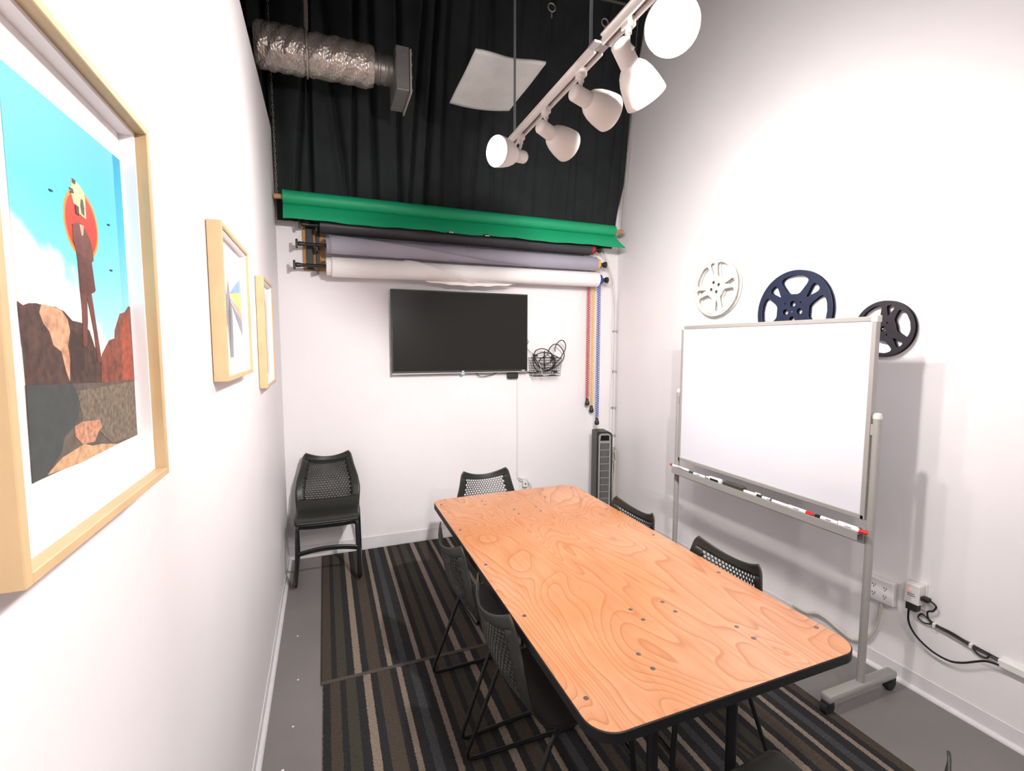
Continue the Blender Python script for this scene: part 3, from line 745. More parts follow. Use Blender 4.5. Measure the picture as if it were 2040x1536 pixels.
t = picture_frame('large light wood frame nearest the viewer with a colourful poster of a tall camera-headed figure', .535, .957, 1.432, 1.992, -.252, .012, None)
link('inner_mat', BX(-.2875, -.2866, .600, .945, 1.478, 1.955, bev=.0003, seg=1), mat('mat_inner', 'efe9ea', .8), t)
def sky_material():
    m = mat('printed_sky', '39b3d6', .5); nt = m.node_tree; b = nt.nodes['Principled BSDF']; L = nt.links.new; N = nt.nodes.new
    tc = N('ShaderNodeTexCoord'); sp = N('ShaderNodeSeparateXYZ'); L(tc.outputs['Object'], sp.inputs[0])
    mr = N('ShaderNodeMapRange'); mr.inputs['From Min'].default_value = 1.63-1.432; mr.inputs['From Max'].default_value = 1.93-1.432; L(sp.outputs[2], mr.inputs['Value'])
    r = N('ShaderNodeValToRGB'); e = r.color_ramp.elements; e[0].position = 0; e[0].color = srgb('b9e2e2'); e[1].position = 1; e[1].color = srgb('1fa6cb')
    x = e.new(.35); x.color = srgb('7dd0dc'); x = e.new(.65); x.color = srgb('4cc0dc'); L(mr.outputs[0], r.inputs[0])
    n = N('ShaderNodeTexNoise'); n.inputs['Scale'].default_value = 11; n.inputs['Detail'].default_value = 5; L(tc.outputs['Object'], n.inputs['Vector'])
    # clouds are denser towards the lower left of the print
    a = N('ShaderNodeMath'); a.operation = 'MULTIPLY_ADD'; a.inputs[1].default_value = -1.5; a.inputs[2].default_value = .52; L(mr.outputs[0], a.inputs[0])
    a2 = N('ShaderNodeMath'); a2.operation = 'MULTIPLY_ADD'; a2.inputs[1].default_value = -2.2; L(sp.outputs[1], a2.inputs[0]); L(a.outputs[0], a2.inputs[2])
    a3 = N('ShaderNodeMath'); a3.operation = 'ADD'; L(a2.outputs[0], a3.inputs[0]); L(n.outputs['Fac'], a3.inputs[1])
    cr = N('ShaderNodeMapRange'); cr.inputs['From Min'].default_value = .50; cr.inputs['From Max'].default_value = .68; L(a3.outputs[0], cr.inputs['Value'])
    mx = N('ShaderNodeMix'); mx.data_type = 'RGBA'; L(cr.outputs[0], mx.inputs[0]); L(r.outputs[0], mx.inputs[6]); mx.inputs[7].default_value = srgb('f3ead8')
    L(mx.outputs[2], b.inputs['Base Color']); return m
ART = dict(
 torso=[(0.762, 1.7981), (0.7827, 1.8047), (0.7958, 1.8001), (0.8095, 1.7868), (0.8149, 1.7747), (0.8143, 1.7614), (0.8045, 1.7566), (0.8083, 1.7341), (0.812, 1.7199), (0.801, 1.7168), (0.8043, 1.7006), (0.8115, 1.6607), (0.8183, 1.6251), (0.8057, 1.6255), (0.8004, 1.6672), (0.793, 1.6945), (0.7891, 1.7059), (0.7873, 1.7122), (0.7849, 1.6798), (0.7766, 1.646), (0.7671, 1.6473), (0.7715, 1.6918), (0.7697, 1.7232), (0.7693, 1.7542), (0.7673, 1.7663), (0.7613, 1.7774)],
 head=[(0.7684, 1.8554), (0.7786, 1.8543), (0.7901, 1.851), (0.8003, 1.8458), (0.8016, 1.8366), (0.8006, 1.8127), (0.7909, 1.8136), (0.7818, 1.8157), (0.7817, 1.8238), (0.7687, 1.8247), (0.7652, 1.8346), (0.7608, 1.8387), (0.7655, 1.8449)],
 hb1=[(0.7684, 1.8554), (0.7787, 1.8549), (0.7765, 1.8494), (0.7675, 1.8491)], hb2=[(0.7613, 1.8418), (0.7689, 1.8423), (0.772, 1.8371), (0.7628, 1.8357)],
 hb3=[(0.7725, 1.8238), (0.7817, 1.8238), (0.7812, 1.8125), (0.7735, 1.8137)], hb4=[(0.789, 1.8357), (0.7944, 1.8353), (0.7971, 1.8259), (0.7954, 1.8153), (0.7888, 1.8175), (0.7861, 1.8262)],
 shirt=[(0.7796, 1.8022), (0.7919, 1.8024), (0.7886, 1.7903), (0.7841, 1.7881)],
 mL=[(0.6337, 1.693), (0.6428, 1.6897), (0.6531, 1.6926), (0.6674, 1.6937), (0.6871, 1.692), (0.7065, 1.6928), (0.7253, 1.6889), (0.7444, 1.6786), (0.7677, 1.6771), (0.7886, 1.6675), (0.8001, 1.6472), (0.8172, 1.6286), (0.8137, 1.5977), (0.6352, 1.6078)],
 mLlit=[(0.6771, 1.6934), (0.6935, 1.693), (0.7174, 1.6907), (0.7323, 1.6798), (0.7362, 1.6655), (0.7284, 1.6474), (0.731, 1.6323), (0.7267, 1.6053), (0.7192, 1.619), (0.7122, 1.6416), (0.6954, 1.6487), (0.6892, 1.6643), (0.678, 1.6723), (0.6718, 1.6844)],
 mLsh=[(0.7391, 1.6686), (0.7501, 1.6659), (0.7684, 1.6473), (0.7698, 1.6216), (0.7378, 1.6045), (0.731, 1.6172)],
 mR=[(0.9298, 1.7098), (0.9136, 1.6994), (0.8934, 1.6959), (0.8703, 1.6704), (0.8683, 1.6587), (0.8483, 1.6556), (0.8218, 1.6367), (0.8172, 1.6286), (0.8137, 1.5977), (0.9347, 1.5928), (0.9359, 1.7087)],
 mRlit=[(0.9256, 1.6978), (0.9031, 1.6851), (0.8907, 1.6468), (0.8877, 1.5961), (0.9326, 1.593), (0.9306, 1.6546)],
 mid=[(0.6345, 1.6078), (0.934, 1.5928), (0.9322, 1.5042), (0.633, 1.5061)],
 scrub=[(0.7359, 1.5924), (0.7764, 1.592), (0.9279, 1.5909), (0.9322, 1.5042), (0.8341, 1.51), (0.7828, 1.5414), (0.7493, 1.5532), (0.7467, 1.5788)],
 dark=[(0.6352, 1.6078), (0.7312, 1.6026), (0.7451, 1.5853), (0.7447, 1.5665), (0.7292, 1.5501), (0.7037, 1.5423), (0.6955, 1.5262), (0.6601, 1.507), (0.6328, 1.5061)],
 rock=[(0.7292, 1.5501), (0.7493, 1.5532), (0.7992, 1.5484), (0.8038, 1.538), (0.7903, 1.5321), (0.7796, 1.5219), (0.7448, 1.5253), (0.7298, 1.5376)],
 sand=[(0.6613, 1.5078), (0.6944, 1.5194), (0.7515, 1.5247), (0.7716, 1.5181), (0.8016, 1.5149), (0.8529, 1.5049), (0.7414, 1.5038)])
mats = [sky_material()]
seq = []
def addm(c, noise=.35, ns=60): mats.append(mat('print_ink', c, .5, noise=noise, nscale=ns)); return len(mats)-1
bm = bmesh.new(); layer(bm, [(.6345, 1.5055), (.9345, 1.5048), (.9345, 1.9335), (.6345, 1.927)], -.2860, 0, -.2864)
x = -.28585
def put(k, c, noise=.35, ns=60):
    global x
    layer(bm, ART[k] if isinstance(k, str) else k, x, addm(c, noise, ns), -.2862); x += .00005
ell = lambda cy, cz, ry, rz: [(cy+ry*math.cos(2*PI*k/40), cz+rz*math.sin(2*PI*k/40)) for k in range(40)]
put(ell(.7893, 1.803, .0475, .0445), 'f58a22', .05); put(ell(.7893, 1.803, .043, .0395), 'f2301a', .05)
put('mid', '5b5149'); put('mL', '4a332c', .5, 90); put('mLlit', 'c79474', .35, 90); put('mLsh', '3a2722', .4, 90)
put('mR', '7a4031', .45, 90); put('mRlit', 'a04a30', .35, 120); put('scrub', '6f6253', .5, 130); put('dark', '3c4140', .15); put('rock', 'b98468', .4, 130); put('sand', 'c49a74', .3, 80)
put('torso', '6a3b33', .2); put([(y+.002 if y > .79 else y, z) for y, z in [(.770, 1.765), (.806, 1.760), (.812, 1.722), (.79, 1.712), (.770, 1.716)]], '5a302b', .3)
put('head', 'd9c696', .15); put('hb1', '2c2826', .1); put('hb2', '3a352c', .1); put('hb3', '4a2b28', .1); put('hb4', '4b4640', .1); put('shirt', 'c9a58a', .1)
for (cy, cz) in ((.716, 1.825), (.873, 1.822), (.871, 1.757)): put(ell(cy, cz, .004, .0012), '1d3a44', .05)
o = link('poster', bm, mats, t)

t = picture_frame('middle light wood frame with a pale drawing and coloured rays', 1.585, 2.095, 1.542, 2.000, -.260, .014, None)
mats = [mat('drawing_paper', 'ece6e4', .8)]; x = -.2855
bm = bmesh.new(); layer(bm, [(1.685, 1.60), (2.075, 1.60), (2.075, 1.945), (1.685, 1.945)], -.2858, 0, -.2868)
def fp(px, py):  # points read inside this drawing: fractions of width, height
    return (1.70+px*.36, 1.600+py*.345)
x = -.2856
for nm_, pts, c in (
  ('a', [(.02, .02), (.12, .02), (.18, .35), (.24, .02), (.42, .02), (.46, .45), (.36, .62), (.30, .78), (.20, .60), (.10, .80), (.02, .55)], '8f8d8f'),
  ('b', [(.10, .05), (.17, .40), (.14, .62), (.06, .55)], '5f5d60'), ('c', [(.28, .08), (.36, .40), (.33, .60), (.25, .45)], '6a686b'),
  ('d', [(.30, .62), (1.0, .86), (1.0, .70)], '8aa5c4'), ('e', [(.30, .62), (1.0, .70), (1.0, .50)], 'e9d27a'),
  ('f', [(.30, .60), (1.0, .50), (1.0, .38)], 'c8a58e'), ('g', [(.30, .58), (1.0, .38), (1.0, .22)], '8f8a9c')):
    put([fp(*p) for p in pts], c, .12, 30)
link('drawing', bm, mats, t)
t = picture_frame('small looking light wood frame farthest from the viewer near the back corner', 2.600, 3.010, 1.436, 1.978, -.262, .014, None)
mats = [mat('drawing_paper_b', 'ece6e2', .8)]; x = -.2855
bm = bmesh.new(); layer(bm, [(2.66, 1.49), (2.95, 1.49), (2.95, 1.92), (2.66, 1.92)], -.2858, 0, -.2868)
x = -.2856
put([(2.70, 1.50), (2.86, 1.50), (2.87, 1.88), (2.72, 1.90)], '9b9c9c', .25, 25)
put([(2.76, 1.56), (2.80, 1.56), (2.81, 1.84), (2.77, 1.85)], '737576', .25, 25)
link('drawing', bm, mats, t)

# ------------------------------------------------------------ film reels on the right wall
def rounded_sector(r0, r1, th, a, p=.42, pinch=.55, n=40):
    out = []
    for k in range(n):
        q = 2*PI*k/n; c, s = math.cos(q), math.sin(q)
        c = math.copysign(abs(c)**p, c); s = math.copysign(abs(s)**p, s)
        r = (r0+r1)/2+(r1-r0)/2*c
        f = 1 if pinch is None else (pinch+(1-pinch)*((c+1)/2))
        ang = th + a*s*f
        out.append((r*math.cos(ang), r*math.sin(ang)))
    return out
def flange_mesh(R, wins, thick, bev=.0012):
    cu = bpy.data.curves.new('reel_outline', 'CURVE'); cu.dimensions = '2D'; cu.fill_mode = 'BOTH'; cu.extrude = thick/2-bev; cu.bevel_depth = bev; cu.bevel_resolution = 1
    for pts in [[(R*math.cos(2*PI*k/96), R*math.sin(2*PI*k/96)) for k in range(96)]]+wins:
        sp = cu.splines.new('POLY'); sp.points.add(len(pts)-1); sp.use_cyclic_u = True
        for i, p in enumerate(pts): sp.points[i].co = (p[0], p[1], 0, 1)
    tmp = bpy.data.objects.new('tmp_outline', cu); COL.objects.link(tmp)
    dg = bpy.context.evaluated_depsgraph_get(); me = bpy.data.meshes.new_from_object(tmp.evaluated_get(dg))
    bpy.data.objects.remove(tmp); bpy.data.curves.remove(cu); return me
def film_reel(label, y, z, R, x_front, x_back, nbig, th0, m, rot, big, small, hubr, holes, rim=False):
    t = thing('film_reel', (XR, y, z), label, 'film reel', None)
    wins = []
    for k in range(nbig):
        a = th0+2*PI*k/nbig
        wins.append(rounded_sector(hubr*1.02, R*.885, a, big, .52, .72))
        wins.append(rounded_sector(hubr*1.16, R*.86, a+PI/nbig, small, .75, .30))
    for hr, hd, ha, hn in holes:
        for k in range(hn):
            a = ha+2*PI*k/hn; cy, cz = hd*math.cos(a), hd*math.sin(a)
            wins.append([(cy+hr*math.cos(2*PI*q/20), cz+hr*math.sin(2*PI*q/20)) for q in range(20)])
    if rim:
        for k in range(10): wins.append(rounded_sector(R*.925, R*.945, 2*PI*k/10+.1, .20, .6, None, 24))
    me = flange_mesh(R, wins, .004)
    me.materials.clear(); me.materials.append(m)
    # local x -> -Y world (to the viewer's right), local y -> Z, local z -> -X
    Rm = Matrix(((0, 0, -1), (-1, 0, 0), (0, 1, 0))).to_4x4()
    for xx in (x_front, x_back):
        me2 = me.copy(); me2.transform(Rm)
        o = bpy.data.objects.new('reel_flange', me2); COL.objects.link(o); o.parent = t; o.location = (xx-XR, 0, 0)
    bm = bmesh.new(); a_ = hubr*.92
    lathe(bm, [(0, a_-.006), (0, a_), (abs(x_back-x_front), a_), (abs(x_back-x_front), a_-.006)], (x_front, y, z), (1, 0, 0), 48)
    bmesh.ops.delete(bm, geom=[f for f in bm.faces if len(f.verts) > 4], context='FACES')
    link('reel_core', bm, m, t, True)
    link('wall_nail', CY((x_front-.004, y, z), (XR-.0005, y, z), .0035, sides=10), SILVER, t)
    return t
WHITE_REEL = mat('white_enamel_worn', 'dcd8d2', .35, noise=.12, nscale=30)
film_reel('white metal film reel high on the right wall, left of the dark ones', 2.640, 2.052, .200, 2.555, 2.588, 4, math.radians(55), WHITE_REEL, 0, .56, .16, .075, [(.013, .036, .4, 4), (.004, .0, 0, 1)], rim=True)
film_reel('large dark blue film reel on the right wall behind the top of the whiteboard', 2.045, 1.845, .240, 2.570, 2.592, 4, math.radians(88), mat('navy_plastic', '232b42', .4, noise=.08, nscale=20), 0, .52, .19, .100, [(.019, .045, PI/2, 4), (.006, .072, PI/4, 4)])
film_reel('smaller black film reel on the right wall at the top right corner of the whiteboard', 1.545, 1.730, .137, 2.570, 2.590, 3, math.radians(15), mat('black_reel_plastic', '241f26', .4), 0, .74, .22, .056, [(.014, .0, 0, 1), (.005, .034, PI/3, 3)])

# ------------------------------------------------------------ whiteboard
WX = 2.269
t = thing('whiteboard', (WX, 1.99, 0), 'large rolling whiteboard on a grey metal stand against the right wall', 'whiteboard')
bd = link('board_panel', BX(WX-.010, WX+.010, 1.402, 2.597, .872, 1.762), WB_SURF, t)
for a in ((1.385, 2.612, 1.755, 1.777), (1.385, 2.612, .858, .880)):
    link('board_edge', BX(WX-.015, WX+.015, a[0], a[1], a[2], a[3], bev=.003), GREY_FRAME, t)
for a in ((1.383, 1.403), (2.594, 2.614)):
    link('board_edge', BX(WX-.015, WX+.015, a[0], a[1], .858, 1.777, bev=.003), GREY_FRAME, t)
for y in (1.393, 2.604):
    link('corner_cap', BX(WX-.018, WX+.018, y-.014, y+.014, 1.75, 1.782, bev=.005), mat('cap_ivory', 'd8d4c6', .5), t)
for y, yo in ((1.362, 1.383), (2.636, 2.614)):
    link('post', TB([(WX, y, .075), (WX, y, 1.33)], .0165, sides=20), GREY_FRAME, t, True)
    bm = bmesh.new(); lathe(bm, [(0, .0185), (.014, .0185), (.024, .014), (.028, 0)], (WX, y, 1.325), (0, 0, 1), 20); link('post_cap', bm, mat('post_cap_grey', 'cfccc6', .5), t, True)
    link('pivot_clamp', BX(WX-.014, WX+.014, min(y, yo)+.006, max(y, yo)-.001, 1.25, 1.30, bev=.002), SILVER, t)
    f = link('foot_bar', BX(WX-.235, WX+.235, y-.024, y+.024, .062, .098, bev=.010), GREY_FRAME, t, True)
    for dx in (-.215, .215):
        bm = bmesh.new(); cyl(bm, (WX+dx, y-.013, .031), (WX+dx, y+.013, .031), .030, sides=24); box(bm, WX+dx-.02, WX+dx+.02, y-.020, y+.020, .045, .063, bev=.004)
        link('caster', bm, BLK_RUBBER, f, True)
link('marker_tray', BX(WX-.055, WX-.012, 1.380, 2.620, .798, .803, bev=.001), GREY_FRAME, t)
link('tray_lip', BX(WX-.060, WX-.055, 1.380, 2.620, .770, .812, bev=.0015), GREY_FRAME, t)
link('cross_rail', BX(WX-.014, WX+.014, 1.378, 2.620, .748, .797, bev=.004), GREY_FRAME, t)

# markers on the tray (coordinates run along Y, from the far end to the near end)
INK = {'red': mat('marker_red', 'd8231d', .4), 'green': mat('marker_green', '1c4a3c', .4), 'black': mat('marker_black', '15151a', .4), 'white': mat('marker_white', 'f2f0f2', .35)}
def marker(ya, yb, cap_at, cap_len, capc, body, label, x=WX-.043, z=.8135, r=.0085, ring=None, caph=1.0, text=True):
    """ya far end, yb near end; cap at 'far' or 'near'"""
    t = thing('marker_pen', (x, (ya+yb)/2, z-r), label, 'marker pen', 'marker pens on the whiteboard tray')
    if cap_at == 'near': c0, c1, b0, b1 = yb+cap_len, yb, ya, yb+cap_len
    else: c0, c1, b0, b1 = ya, ya-cap_len, yb, ya-cap_len
    bm = bmesh.new(); lathe(bm, [(0, r*.8), (.002, r), (abs(b1-b0), r)], (x, b0, z), (0, b1-b0, 0), 18); b = link('barrel', bm, INK[body], t, True)
    bm = bmesh.new(); y_s = b1; y_e = c1 if cap_at == 'near' else c0
    lathe(bm, [(0, r*1.02), (abs(y_e-y_s)-.004, r*.92), (abs(y_e-y_s), r*.55)], (x, y_s, z), (0, y_e-y_s, 0), 18); link('cap', bm, INK[capc], t, True)
    if ring:
        bm = bmesh.new(); yy = b0+(b1-b0)*ring; lathe(bm, [(0, r*1.04), (.008, r*1.04)], (x, yy, z), (0, 1, 0), 18); link('band', bm, INK['black'], b, True)
    if text:
        bm = bmesh.new(); ym = (b0+b1)/2; L_ = abs(b1-b0)*.32
        for k in range(7):
            yy = ym-L_/2+L_*k/7
            box(bm, x-r-.0004, x-r+.001, yy, yy+L_/10, z+.0005, z+.0045)
        link('printed_label', bm, mat('print_grey', '55565f', .5), b)
    return t
marker(2.655, 2.475, 'far', .030, 'red', 'white', 'white marker with red cap at the far end of the tray, over the left post', z=.8200)
marker(2.468, 2.330, 'far', .045, 'green', 'white', 'white marker with dark green cap, second from the far end of the tray')
t = thing('spray_bottle', (WX-.040, 2.25, .803), 'short thick white marker bottle with black label beside the eraser', 'bottle')
bm = bmesh.new(); lathe(bm, [(0, .006), (.018, .007), (.03, .014), (.105, .0155), (.118, .0155), (.120, .012)], (WX-.040, 2.315, .8190), (0, -1, 0), 22); link('bottle_body', bm, INK['white'], t, True)
link('black_label', BX(WX-.0565, WX-.0545, 2.205, 2.27, .812, .826, bev=.0005), INK['black'], t)
t = thing('board_eraser', (WX-.035, 2.09, .803), 'dark grey felt eraser lying on the whiteboard tray', 'eraser')
link('felt_pad', BX(WX-.052, WX-.014, 2.025, 2.175, .8035, .822, bev=.004), mat('felt_dark', '3b3735', .9), t)
link('eraser_back', BX(WX-.051, WX-.016, 2.028, 2.172, .822, .832, bev=.004), mat('eraser_brown', '544d49', .6), t)
t = link('crumpled_tissue', BX(WX-.030, WX-.0165, 1.925, 1.965, .8035, .822, bev=.007), WHT_PAPER, smooth=True, base=(WX-.023, 1.945, .803)); 
T(t, 'small crumpled white scrap on the tray behind the markers near the eraser', 'scrap')
marker(2.020, 1.900, 'near', .030, 'black', 'white', 'white marker with black cap just in front of the eraser', text=False)
marker(1.896, 1.742, 'near', .055, 'white', 'white', 'all white marker with a black dot band in the middle of the tray', ring=.62)
marker(1.738, 1.600, 'near', .036, 'red', 'white', 'white marker with bright red cap in the middle of the near half of the tray', r=.0095, z=.8145)
marker(1.592, 1.478, 'far', .032, 'black', 'white', 'white marker with black cap at its far end, right after the red capped one', r=.0095, z=.8145)
marker(1.474, 1.345, 'near', .034, 'red', 'white', 'white marker with red cap at the near end of the tray beside the right post', r=.0095, z=.8145, x=WX-.0435)
marker(1.490, 1.384, 'near', .012, 'black', 'white', 'white marker with small black tip lying behind the nearest red capped marker', x=WX-.0235, text=False)

# ------------------------------------------------------------ sockets and cables on the right wall
t = thing('power_outlet', (XR, 1.46, .42), 'white four socket outlet box low on the right wall behind the whiteboard post', 'outlet')
link('outlet_box', BX(XR-.032, XR-.0005, 1.415, 1.555, .360, .480, bev=.006), WHITE_PL, t)
for y, z in ((1.507, .437), (1.507, .395), (1.455, .437), (1.455, .395)):
    bm = bmesh.new()
    for dy, dz in ((-.006, .004), (.006, .004), (0, -.007)): box(bm, XR-.0332, XR-.0318, y+dy-.0015, y+dy+.0015, z+dz-.004, z+dz+.004)
    link('socket', bm, mat('slot_dark', '47403c', .6), t)
def rcord(pts, x=2.585, r=.0045, n=8): return TB(smooth_path([(x, y, z) for y, z in pts], n), r, sides=7)
t = link('white_conduit', rcord([(1.4736, .362), (1.4803, .2845), (1.4968, .2027), (1.5311, .1335), (1.5743, .0951), (1.6147, .0835), (1.6765, .0987), (1.7545, .1204), (1.8079, .118), (1.8613, .0919), (1.95, .09)], 2.582, .0085), mat('conduit_grey', 'c4c0b8', .5), smooth=True)
T(t, 'thick pale cable curving down from the four socket outlet along the right wall base', 'cable')
t = thing('plug_adapter', (XR, 1.335, .47), 'white box plug with a red light, right of the four socket outlet', 'adapter')
link('adapter_body', BX(XR-.052, XR-.006, 1.300, 1.362, .432, .528, bev=.006), WHITE_PL, t)
link('wall_plate', BX(XR-.006, XR-.0005, 1.292, 1.368, .405, .535, bev=.002), WHITE_PL, t)
link('indicator', CY((XR-.0545, 1.338, .502), (XR-.051, 1.338, .502), .0045, sides=12), mat('red_led', 'ff3a3a', .4, emit='ff5050', es=3), t)
bm = bmesh.new(); box(bm, XR-.0528, XR-.0516, 1.318, 1.350, .479, .4815); box(bm, XR-.0528, XR-.0516, 1.316, 1.349, .470, .4725); link('printed_line', bm, BLK_METAL, t)
t = thing('black_plug', (XR-.02, 1.335, .41), 'black plug under the white box plug with its cable looping to the white wall channel', 'plug')
link('plug_body', BX(XR-.045, XR-.0065, 1.312, 1.358, .395, .4315, bev=.004), BLK_PLASTIC, t)
link('cable', rcord([(1.350, .398), (1.3467, .3296), (1.3151, .2797), (1.2535, .2444), (1.1879, .2369), (1.1357, .2574), (1.0616, .3132), (1.015, .326)], 2.572), CABLE_BLK, t, True)
t = thing('brown_plug', (XR-.03, 1.29, .48), 'dark plug and cord leaving the side of the white box plug', 'plug')
link('plug_body', BX(XR-.045, XR-.015, 1.268, 1.2995, .462, .482, bev=.004), mat('dark_brown_plastic', '2b2220', .5), t)
link('cable', rcord([(1.275, .4725), (1.2472, .4562), (1.2565, .4295), (1.2777, .4125), (1.2713, .383), (1.2524, .3661)], 2.578, .004), CABLE_BLK, t, True)
t = thing('cable_bundle', (XR-.015, 1.15, .35), 'tied bundle of dark cables sagging along the right wall into the white channel', 'cable')
for pts, xx in (([(1.2524, .3661), (1.2918, .3493), (1.3181, .3625), (1.3034, .3874), (1.2753, .3752), (1.2436, .3657), (1.1835, .3628), (1.1178, .3497), (1.0639, .3473), (1.015, .342)], 2.588),
            ([(1.2529, .3602), (1.1825, .3524), (1.1213, .3424), (1.0924, .3191), (1.0658, .3207), (1.056, .3422), (1.1021, .349), (1.18, .358), (1.25, .365)], 2.591),
            ([(1.252, .362), (1.19, .357), (1.12, .346), (1.06, .340), (1.015, .334)], 2.582)):
    link('cable', rcord(pts, xx, .0036), mat('cable_dark', '2a2321', .5), t, True)
for y, z in ((1.250, .364), (1.114, .348)): link('cable_tie', BX(2.573, 2.597, y-.005, y+.005, z-.010, z+.010, bev=.002), WHITE_PL, t)
t = thing('wall_channel', (XR, .5, .335), 'white plastic cable channel low on the right wall at the picture edge', 'cable channel')
link('channel', BX(XR-.028, XR-.0005, -.4, 1.022, .318, .350, bev=.004), WHITE_PL, t)

# ------------------------------------------------------------ table
t = thing('folding_table', (1.012, 1.785, 0), 'long orange plywood folding table with black edge in the middle of the room', 'table')
def rrect(x0, x1, y0, y1, r, n=8):
    pts = []
    for cx, cy, a0 in ((x1-r, y1-r, 0), (x0+r, y1-r, PI/2), (x0+r, y0+r, PI), (x1-r, y0+r, 1.5*PI)):
        for k in range(n+1):
            a = a0+PI/2*k/n; pts.append((cx+r*math.cos(a), cy+r*math.sin(a)))
    return pts
bm = bmesh.new(); prism(bm, [(x_, y_, .728) for x_, y_ in rrect(.557, 1.467, .880, 2.690, .072, 10)], (0, 0, .022))
link('tabletop', bm, table_material(), t)
bm = bmesh.new(); A = rrect(.5565, 1.4675, .8795, 2.6905, .0725, 10); B = rrect(.5535, 1.4705, .8765, 2.6935, .0755, 10)
n = len(A); va = [[bm.verts.new((p[0], p[1], z)) for p in P_] for P_, z in ((A, .7492), (B, .7475), (B, .7215), (A, .720))]
for q in range(4):
    P0, P1 = va[q], va[(q+1) % 4]
    for i in range(n): bm.faces.new((P0[i], P0[(i+1) % n], P1[(i+1) % n], P1[i]))
link('edge_banding', bm, VINYL_EDGE, t, True)
bm = bmesh.new()
for a in ((.60, .64, .93, 2.64), (1.385, 1.425, .93, 2.64)): box(bm, a[0], a[1], a[2], a[3], .700, .7275)
for yy in (.94, 1.76, 2.60): box(bm, .64, 1.385, yy, yy+.04, .700, .7275)
link('underframe', bm, mat('underframe_dark', '1f1a17', .7), t)
def bench_leg(xc, yc, sg):
    bm = bmesh.new()
    tube(bm, fillet([(xc, yc, .70), (xc, yc-.002*sg, .30), (xc, yc, .0)], .02), .0165, sides=14)
    return link('table_leg', bm, BLK_METAL, t, True)
for yc, sg in ((1.07, 1), (2.50, -1)):
    for xc, s2 in ((.862, -1), (1.168, 1)):
        bench_leg(xc, yc, sg)
        link('leg_gusset', TB(fillet([(xc, yc, .60), (xc-.05, yc, .66), (xc-.075, yc, .702)], .03), .008, sides=8), BLK_METAL, t, True)
        link('folding_brace', TB([(xc+.012, yc+.0, .50), (xc+.012, yc+.26*sg, .70)], .007, sides=8), BLK_METAL, t, True)
    link('leg_crossbar', TB([(.862, yc, .18), (1.168, yc, .18)], .012, sides=12), BLK_METAL, t, True)
RIV = mat('rivet_zinc', '6c6466', .4, .5)
for x_, y_ in [(0.588, 2.6), (0.821, 2.573), (0.819, 2.511), (0.944, 2.376), (0.942, 2.306), (1.191, 2.573), (1.191, 2.508), (1.072, 2.371), (1.071, 2.305), (1.427, 2.616), (1.42, 2.199), (0.59, 2.2), (0.591, 1.804), (1.432, 1.81), (1.432, 1.405), (1.08, 1.307), (1.081, 1.242), (0.947, 1.307), (0.95, 1.241), (0.594, 1.403), (0.828, 1.1), (0.827, 1.033), (0.596, 1.002), (1.204, 1.099), (1.204, 1.034), (1.439, 1.004)]:
    bm = bmesh.new(); lathe(bm, [(0, .0075), (.0008, .007), (.0012, 0)], (x_, y_, .7499), (0, 0, 1), 14); link('rivet', bm, RIV, t)

# ------------------------------------------------------------ chairs
# local: origin on the floor, +y forward, back at -y
PROF = [(-.292, .800), (-.285, .765), (-.276, .72), (-.266, .66), (-.252, .60), (-.232, .54), (-.206, .495), (-.170, .458), (-.125, .434), (-.07, .420), (.0, .422), (.07, .430), (.13, .436), (.165, .432), (.188, .416)]
HW = [(0, .158), (.03, .170), (.10, .186), (.20, .214), (.28, .226), (.34, .224), (.42, .216), (.55, .212), (.70, .208), (.76, .200)]
_pp = smooth_path([(0, a, b) for a, b in PROF], 6)
_len = [0]
for a, b in zip(_pp, _pp[1:]): _len.append(_len[-1]+(b-a).length)
SL = _len[-1]
def prof_at(s):
    s = max(0, min(SL, s))
    for i in range(len(_len)-1):
        if s <= _len[i+1]:
            f = (s-_len[i])/max(1e-9, _len[i+1]-_len[i]); p = _pp[i].lerp(_pp[i+1], f); d = (_pp[i+1]-_pp[i]).normalized(); return p, d
    return _pp[-1], (_pp[-1]-_pp[-2]).normalized()
def hw(s):
    for (a, b), (c, d) in zip(HW, HW[1:]):
        if s <= c: return b+(d-b)*(s-a)/(c-a)
    return HW[-1][1]
def shell(u, s):
    p, d = prof_at(s); nrm = Vector((0, -d.z, d.y))   # towards the sitter is -nrm or +; fixed below
    nrm = Vector((0, d.z*-1, d.y)); nrm = nrm if nrm.y > 0 or nrm.z > 0 else -nrm
    q = max(0, min(1, (s-.10)/.36)); back = 1-q*q*(3-2*q)
    curve = (u*u)*(.038*back + .006)
    h = hw(s)
    if s < .025: h -= .010*(1-s/.025)**2
    if s > SL-.03: h -= .012*((s-(SL-.03))/.03)**2
    sag = -.036*(1-u*u)*max(0, 1-s/.16)
    pos = Vector((u*h, p.y, p.z)) + nrm*curve + Vector((0, 0, sag))
    return pos
S0, S1, UW = .042, .352, .76
